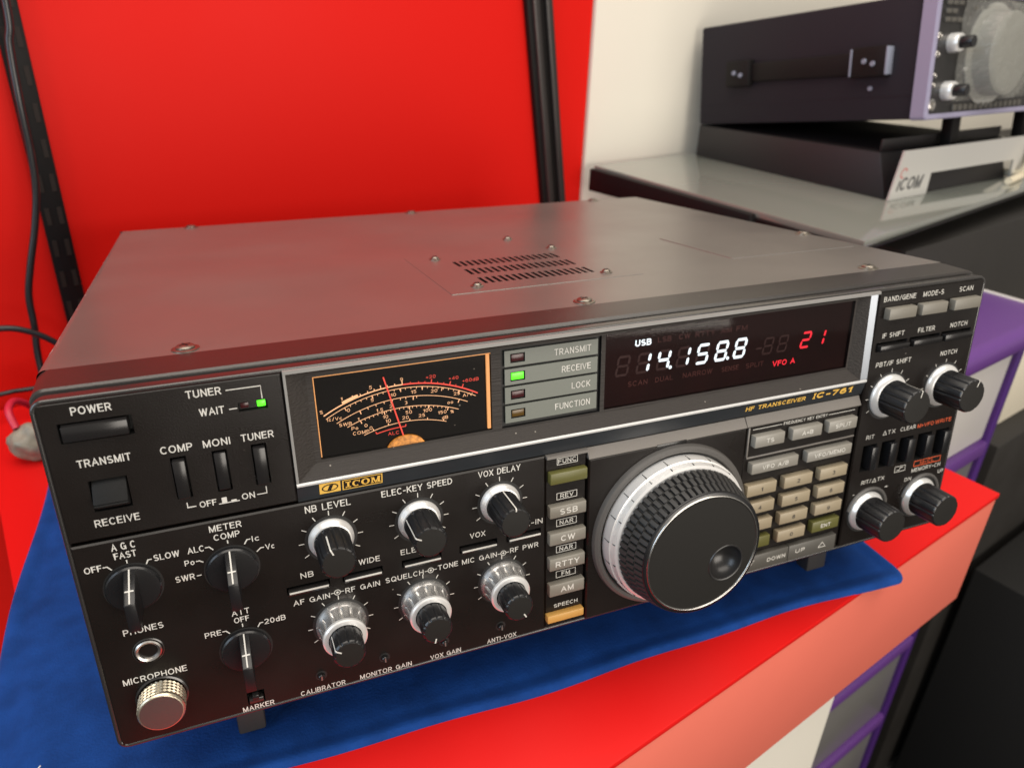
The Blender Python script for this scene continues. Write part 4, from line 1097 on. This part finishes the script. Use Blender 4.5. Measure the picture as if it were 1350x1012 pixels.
# ================================================================== SECOND RADIO ON ITS STAND, GLASS SHELF
M['glass'] = mat('grey_green_shelf_glass', (0.20, 0.21, 0.185), 0.10, spec=0.9, coat=0.6)
sh = thing('glass_shelf', 'grey glass shelf on a black bracket holding the second radio', 'shelf', (551, 219, 134))
b = B()
P_ = [(551.3, 219.3), (1250, 456), (1180, 735), (476.5, 553)]
prism(b, [(x-551, y-219) for x, y in P_], 0, 6, 0, 'z', bev=0.8)
ob('glass_pane', b, 'glass', sh)
b = B()
d = Vector((476.5-551.3, 553-219.3, 0)).normalized(); nx = Vector((-d.y, d.x, 0))
p0 = Vector((476.5-551, 553-219, 0)); p1 = p0-d*232
def tap(p, w0, w1, h0): return [p+nx*w0, p+nx*w1]
hexa(b, [p0+nx*-2+Vector((0, 0, -22)), p0+nx*7+Vector((0, 0, -22)), p1+nx*7+Vector((0, 0, -13)), p1+nx*-2+Vector((0, 0, -13)),
         p0+nx*-2+Vector((0, 0, 3)), p0+nx*7+Vector((0, 0, 3)), p1+nx*7+Vector((0, 0, 3)), p1+nx*-2+Vector((0, 0, 3))], 0, 1.2)
ob('bracket', b, 'black_metal', sh)
b = B(); q = uv(603, 428, 0)-Vector((551, 219, 134))
box(b, -9, 13, -7, 7, -140, 2, 0, bev=1, xf=Matrix.Translation(q) @ RZ)
ob('bracket_post', b, 'black_metal', sh)
b = B(); tube(b, [Vector((0.5, 0.5, -1.6)), Vector((699, 236.7, -1.6))], 1.6, 8); tube(b, [Vector((0.5, .5, -1.6)), p1+Vector((0, 0, -1.6))], 1.6, 8)
ob('edge_trim', b, 'black_metal', sh)

A2_ = math.radians(11.9)
st = thing('display_stand', 'black wedge stand with a white front plate on the glass shelf', 'stand', (684, 325, 140), (0, 0, A2_))
M['stand_black'] = mat('matt_black_stand', (0.012, 0.010, 0.011), 0.5)
M['plate_white'] = mat('brushed_pale_plate', (0.66, 0.65, 0.62), 0.38, metal=0.3)
M['grey_ink'] = mat('grey_print', (0.12, 0.12, 0.12), 0.5); M['red_ink'] = mat('red_print', (0.6, 0.05, 0.04), 0.5)
b = B(); hexa(b, [(1, 4, 0.3), (240, 4, 0.3), (240, 260, 0.3), (1, 260, 0.3), (1, 20, 43), (240, 20, 43), (240, 260, 36.5), (1, 260, 36.5)], 0, 1.0)
b2 = B()
for z0 in (43,): 
    box(b2, 5, 235, 22, 24, z0, z0+12, 0, bev=.4)
ob('stand_body', b, 'stand_black', st); ob('stand_lip', b2, 'stand_black', st)
b = B()
def lean(x, z, t): return (x, 20-z/49*22+t, z)
def leanplate(pts, mi, t0, t1):
    t = bmesh.new(); lo = [t.verts.new(lean(x, z, t0)) for x, z in pts]; hi = [t.verts.new(lean(x, z, t1)) for x, z in pts]; n = len(pts)
    t.faces.new(lo); t.faces.new(hi[::-1])
    for i in range(n): t.faces.new((lo[i], lo[(i+1) % n], hi[(i+1) % n], hi[i]))
    bmesh.ops.recalc_face_normals(t, faces=t.faces); merge(b, t, mi)
LX = Matrix(((1, 0, 0, 0), (0, 1, 0, 0), (0, 0, 1, 0), (0, 0, 0, 1)))
# front plate leans back: foot at the front, top edge further in
def lean(x, z, t): return (x, -1.5+(z/49)*(-6)+t, z)
pl = [(-1, 0.4), (66, 0.4), (60, 23), (228, 23), (240, 0.4), (252, 0.4), (238, 49), (-4, 49)]
leanplate(pl, 0, 0, 2.0)
ob('front_plate', b, 'plate_white', st, smooth=0)
b = B()
def lt(s, x0, x1, z, cap, mi, bold):
    xf = Matrix(((1, 0, 0, 0), (0, 1, -6/49, -1.5), (0, 0, 1, 0), (0, 0, 0, 1)))
    text(b, s, x0, x1, z, cap, -.25, mi, bold, frame=xf)
lt('iCOM', 6, 48, 9, 13.5, 0, .03)
ring = [(8.5+4.5*math.cos(a), 27+4.5*math.sin(a)) for a in [math.radians(20+16*k) for k in range(18)]]
xf = Matrix(((1, 0, 0, 0), (0, 1, -6/49, -1.5), (0, 0, 1, 0), (0, 0, 0, 1)))
stroke(b, ring, 1.1, -.25, 1, xf)
ob('plate_lettering', b, ['grey_ink', 'red_ink'], st, smooth=0)

# second radio
M['r2body'] = mat('dark_plum_black_paint', (0.017, 0.014, 0.019), 0.6, spec=0.2, bump=.1, bscale=1200)
M['r2frame'] = mat('lavender_grey_frame', (0.30, 0.285, 0.40), 0.55, spec=0.2)
M['r2cap'] = mat('window_tinted_cap', (0.24, 0.26, 0.33), 0.5, spec=.2)  # bluish window reflection put into the base colour of caps and screws
M['r2front'] = mat('front_charcoal', (0.018, 0.017, 0.017), 0.35)
M['film'] = mat('grey_dial_plastic', (0.33, 0.33, 0.31), 0.3)
M['wrap'] = pane_mat('crinkled_clear_film', (0.85, 0.85, 0.83), 0.12)
_n = M['wrap'].node_tree; _mx = _n.nodes.new('ShaderNodeMixShader'); _df = _n.nodes.new('ShaderNodeBsdfDiffuse'); _df.inputs['Color'].default_value = (.75, .75, .72, 1)
_old = _n.nodes['Material Output'].inputs['Surface'].links[0].from_socket
_mx.inputs[0].default_value = .13; _n.links.new(_old, _mx.inputs[1]); _n.links.new(_df.outputs[0], _mx.inputs[2]); _n.links.new(_mx.outputs[0], _n.nodes['Material Output'].inputs['Surface'])
_n = M['wrap'].node_tree; _b = _n.nodes.new('ShaderNodeBump'); _t = _n.nodes.new('ShaderNodeTexNoise'); _t.inputs['Scale'].default_value = 45
_c = _n.nodes.new('ShaderNodeTexCoord'); _n.links.new(_c.outputs['Object'], _t.inputs['Vector']); _b.inputs['Distance'].default_value = .002
_n.links.new(_t.outputs['Fac'], _b.inputs['Height'])
for _g in _n.nodes:
    if _g.type in ('BSDF_GLOSSY', 'FRESNEL'): _n.links.new(_b.outputs['Normal'], _g.inputs['Normal'])
    if _g.type == 'FRESNEL': _g.inputs['IOR'].default_value = 1.7
r2 = thing('second_radio', 'dark plum radio with lavender front frame and film covered dial on the stand', 'radio', (684.4, 323, 216.7), (-math.radians(8.6), 0, A2_))
b = B(); box(b, 0, 340, 0.3, 265, 0, 107, 0, bev=2.0)
box(b, -0.35, 0.6, 1, 264, 20.5, 22.0, 0)
ob('cabinet', b, 'r2body', r2)
b = B()
t_o = rrect(-1.5, 341.5, -1, 108, 4); t_i = rrect(3.5, 336.5, 4, 103, 3)
loft(b, [[(x, y, z) for x, z in t_o] for y in (0, -13)]+[[(x, -14.2, z) for x, z in rrect(-.5, 340.5, 0, 107, 3.5)]]+[[(x, -14.2, z) for x, z in t_i], [(x, -11, z) for x, z in t_i]], 0)
ob('front_frame', b, 'r2frame', r2, smooth=30)
b = B(); box(b, 2, 338, -12, 0.2, 3, 104, 0)
ob('front_face', b, 'r2front', r2)
# side strap handle with two metal end caps
b = B()
hexa(b, [(-5, 46, 42), (0.5, 46, 42), (0.5, 205, 44), (-5, 205, 44), (-5, 46, 63), (0.5, 46, 63), (0.5, 205, 63), (-5, 205, 63)], 0, 2)
hd = ob('side_handle', b, 'black_metal', r2)
for y0, y1 in ((24, 63), (186, 219)):
    b = B(); box(b, -9, .5, y0, y1, 40, 67, 0, bev=1.5)
    if y0 == 24:
        for yy in (y0-1.2, y1-3.2): box(b, -9.8, .5, yy+.9, yy+3.2, 41, 66, 1, bev=1.0)
    for k in (-5, 4):
        t = bmesh.new(); ym = (y0+y1)/2+k; zm = 53
        bmesh.ops.create_cone(t, cap_ends=True, segments=16, radius1=2.6, radius2=2.2, depth=1.6, matrix=Matrix.Translation((-9.6, ym, zm+k*.3)) @ Matrix.Rotation(-PI/2, 4, 'Y'))
        merge(b, t, 2)
    ob('handle_cap', b, ['black_metal', 'r2cap', 'r2cap'], hd)
b = B(); t = bmesh.new(); bmesh.ops.create_cone(t, cap_ends=True, segments=16, radius1=2.4, radius2=2.0, depth=1.4, matrix=Matrix.Translation((-.6, 44.2, 29.5)) @ Matrix.Rotation(-PI/2, 4, 'Y')); merge(b, t, 0)
ob('side_screw', b, 'r2cap', r2)
def r2knob(x, z):
    b = B(); lathe(b, [(8.6, 11.6), (8.6, 16), (8.0, 20), (7.6, 21), (5.2, 21.2)], 40, 0, capend=False); lathe(b, [(5.3, 21), (5.2, 32), (4.8, 32.6)], 40, 1)
    k = ob('dual_knob', b, ['skirt', 'knob'], r2, (x, 0, z)); return k
r2knob(31, 64.5); r2knob(31, 23.6)
for x, z, r in ((9.5, 11.6, 5.6), (7.6, 70.3, 3.4), (7.6, 55.1, 3.2), (7.4, 37.3, 2.2), (7.4, 29, 2.2)):
    b = B(); lathe(b, [(r, 11.6), (r, 13.6), (r*.8, 14.2), (r*.55, 13.8), (r*.5, 12.2), (.1, 12.1)], 28, 0); ob('front_socket', b, 'chrome', r2, (x, 0, z))
for r_ in range(3):
    for c_ in range(3):
        if r_ == 1 and c_ == 2: continue
        b = B(); box(b, 14+10*c_, 22.5+10*c_, -13.6, -11.5, 82+7*r_, 86+7*r_, 0, bev=.5)
        ob('front_key', b, 'btn_wide', r2)
for k in range(12):
    for r_ in range(2):
        b = B(); box(b, 60+10.4*k, 67.5+10.4*k, -13.4, -11.5, 92.5-7*r_*0, 96, 0, bev=.4)
        if r_ == 0: ob('front_key', b, 'btn_wide', r2)
        else: b.free()
for k in range(14):
    b = B(); box(b, 46+9.6*k, 53+9.6*k, -14.2, -11.5, 5.2, 11, 0, bev=.8); ob('front_key', b, 'btn_wide', r2)
b = B(); lathe(b, [(46, 11.8), (46, 13), (43, 14), (38, 14.4), (37, 30), (33, 32)], 72, 0)
ob('tuning_dial', b, ['film'], r2, (104, 0, 54))
# crinkled film over the face
t = bmesh.new(); nx_, nz_ = 40, 24; V_ = []
random.seed(3)
for j in range(nz_+1):
    row = []
    for i in range(nx_+1):
        x = 43+140*i/nx_; z = 14+88*j/nz_; dd = math.hypot(x-104, z-54)
        y = -13.2-1.6*abs(mnoise.noise(Vector((x*.06, z*.06, 2))))-1.4*mnoise.noise(Vector((x*.2, z*.11, 5)))
        if dd < 50: y -= 22*min(1, (50-dd)/9)
        row.append(t.verts.new((x, y, z)))
    V_.append(row)
for j in range(nz_):
    for i in range(nx_): t.faces.new((V_[j][i], V_[j][i+1], V_[j+1][i+1], V_[j+1][i]))
bmesh.ops.solidify(t, geom=list(t.faces), thickness=0.12)
ob('protective_film', t, 'wrap', r2, smooth=40)
for x in (100, 250):
    b = B(); box(b, x, x+16, 12, 24, -30, 0.5, 0, bev=1.5); ob('foot', b, 'black_metal', r2)

# cream cable looped at the end of the stand
M['cream_cable'] = mat('cream_cable_sheath', (0.72, 0.64, 0.48), 0.45)
b = B(); o = Vector((920, 372, 140))
def SP(x, y, z): return Vector((math.cos(A2_)*x-math.sin(A2_)*y, math.sin(A2_)*x+math.cos(A2_)*y, z))
pts = [SP(262, 90, 8), SP(252, 30, 6), SP(246, -8, 8), SP(250, -12, 40), SP(262, -8, 66), SP(280, 0, 60), SP(276, 2, 24), SP(258, -6, 6), SP(222, -14, 4.2), SP(200, -18, 4.2)]
tube(b, [Vector((684, 325, 140))+p for p in spline(pts, 10)], 4.0, 10)
tag(ob('cream_cable', b, 'cream_cable', smooth=60), 'cream cable looping beside the white front plate of the stand', 'cable')

# ================================================================== LEFT: CABLES AND SMALL LUMP
M['cable'] = mat('black_cable_sheath', (0.016, 0.016, 0.018), 0.28)
b = B()
pts = [uv(60, 422, 420), uv(58.3, 420, 296), uv(53.9, 418, 268), uv(51.3, 415, 234.5), uv(49.9, 415, 199), uv(47.1, 415, 172), uv(40.3, 415, 145), uv(31, 415, 117), uv(24.6, 415, 94), uv(22.5, 414, 69), uv(19.3, 412, 44), uv(20, 408, 20), uv(30, 404, 3.0)]
tube(b, spline(pts, 10), 2.6, 10)
tag(ob('hanging_cable', b, 'cable', smooth=60), 'black cable hanging down the slotted shelf post', 'cable', 'black cables at the red wall')
b = B()
pts = [uv(-60, 400, 74), uv(-20, 400, 78.5), uv(0.8, 400, 77.8), uv(14.4, 400, 73.5), uv(29.4, 400, 62.5), uv(43.8, 400, 44), uv(58, 398, 20), uv(80, 394, 3)]
tube(b, spline(pts, 10), 2.4, 10)
tag(ob('sagging_cable', b, 'cable', smooth=60), 'black cable arching from the left edge down behind the grey cover', 'cable', 'black cables at the red wall')
b = B()
pts = [uv(-70, 408, 22), uv(-11.8, 400, 26), uv(3, 400, 25.6), uv(40, 398, 22), uv(70, 396, 12), uv(110, 392, 3)]
tube(b, spline(pts, 10), 1.9, 10)
tag(ob('low_cable', b, 'cable', smooth=60), 'thin black cable lying low behind the beige lump', 'cable', 'black cables at the red wall')

M['lump'] = mat('beige_grey_wrap', (0.22, 0.205, 0.16), 0.45, bump=.3, bscale=250, cvar=.25, cscale=120)
M['strap'] = mat('crimson_strap', (0.55, 0.02, 0.05), 0.45)
lum = thing('wrapped_plug', 'crumpled beige lump with a red strap on the red table', 'plug', (-80, 325, 1), (0, 0, 0.3))
t = bmesh.new(); bmesh.ops.create_icosphere(t, subdivisions=4, radius=1)
for v in t.verts:
    n_ = 1+.24*mnoise.noise(v.co*1.8)+.05*abs(mnoise.noise(v.co*5))
    v.co = Vector((v.co.x*16*n_, v.co.y*13*n_, 14+v.co.z*14*n_))
    v.co.z = max(v.co.z, 0)
ob('wrapping', t, 'lump', lum, smooth=60)
b = B(); tube(b, spline([(-9, 4, 24), (-10, 14, 34), (-4, 28, 34), (6, 40, 20), (10, 46, 2)], 8), 2.6, 10); tube(b, spline([(4, -9, 8), (9, -10, 14), (15, -6, 18)], 6), 2.8, 10)
ob('strap', b, 'strap', lum, smooth=60)
b = B(); box(b, 6, 28, 16, 34, 0, 30, 0, bev=3); ob('plug_body', b, 'black_metal', lum)

# ================================================================== RIGHT: SHELF BOARD, DRAWERS, PLINTH
M['matt_black'] = mat('matt_black_board', (0.016, 0.014, 0.012), 0.55, bump=.2, bscale=400, rvar=.08, cscale=20)
b = B(); box(b, 0, 1000, 0, 338, 0, 832, 0, bev=1.5)
o = ob('black_cabinet', b, 'matt_black', None, uv(690, 90, FLOOR)); o.rotation_euler = (0, 0, YAW)
tag(o, 'matt black cabinet under the glass shelf behind the purple drawers', 'cabinet')

M['purple'] = mat('purple_plastic', (0.115, 0.040, 0.215), 0.42, bump=.04, bscale=200)
M['purple_dark'] = mat('deep_purple_plastic', (0.06, 0.018, 0.15), 0.36)
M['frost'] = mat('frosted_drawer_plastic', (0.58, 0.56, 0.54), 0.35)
M['frost_dark'] = mat('frosted_drawer_darker', (0.15, 0.145, 0.14), 0.3)  # darker copy of the frosted plastic for the lower drawers
tw = thing('drawer_tower', 'purple plastic drawer tower with frosted drawers beside the red table', 'drawers', uv(680, 45, FLOOR), (0, 0, YAW))
b = B(); zt = 64-FLOOR; box(b, -118, 130, -60, 40, zt-26, zt, 0, bev=11, seg=5); lid = ob('lid', b, 'purple', tw)
b = B(); tube(b, [(118, -40, zt-.5), (118, 26, zt-.5)], 2.4, 10); ob('lid_bead', b, 'frost', lid)
b = B()
for x0, x1 in ((-112, -98), (88, 102)): box(b, x0, x1, -46, -32, 0, zt-19, 0, bev=2.5)
ob('frame_post', b, 'purple_dark', tw)
z = zt-19; k = 0
while z > 60:
    h = 132
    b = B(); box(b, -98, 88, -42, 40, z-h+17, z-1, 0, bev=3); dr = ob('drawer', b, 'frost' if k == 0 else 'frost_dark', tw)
    b = B(); box(b, -98, 89, -48, -30, z-h, z-h+17, 0, bev=3); ob('rail', b, 'purple', dr)
    z -= h; k += 1

b = B(); box(b, 0, 900, 0, 430, 0, 400, 0, bev=3)
M['plinth'] = mat('dark_grey_plinth_top', (0.014, 0.0135, 0.013), 0.6, spec=.3, bump=.3, bscale=300)
o = ob('low_plinth', b, 'plinth', None, uv(930, -420, FLOOR)); o.rotation_euler = (0, 0, YAW)
tag(o, 'dark grey low plinth standing on the carpet right of the red table', 'plinth')
b = B(); box(b, 0, 300, 0, 40, 0, 95, 0, bev=2)
M['cream'] = mat('cream_board', (0.62, 0.57, 0.46), 0.6)
o = ob('cream_board', b, 'cream', None, uv(905, 45, -128)); o.rotation_euler = (0, 0, YAW)
b = B(); box(b, 0, 420, 0, 200, 0, -128.5-FLOOR, 0, bev=3)
o2 = ob('black_crate', b, 'matt_black', None, uv(885, 110, FLOOR)); o2.rotation_euler = (0, 0, YAW)
o2.location = uv(885, 20, FLOOR)*S
tag(o2, 'plain matt black box under the cream board right of the drawers', 'box')
tag(o, 'small cream board lying on the black box behind the purple drawers', 'board')
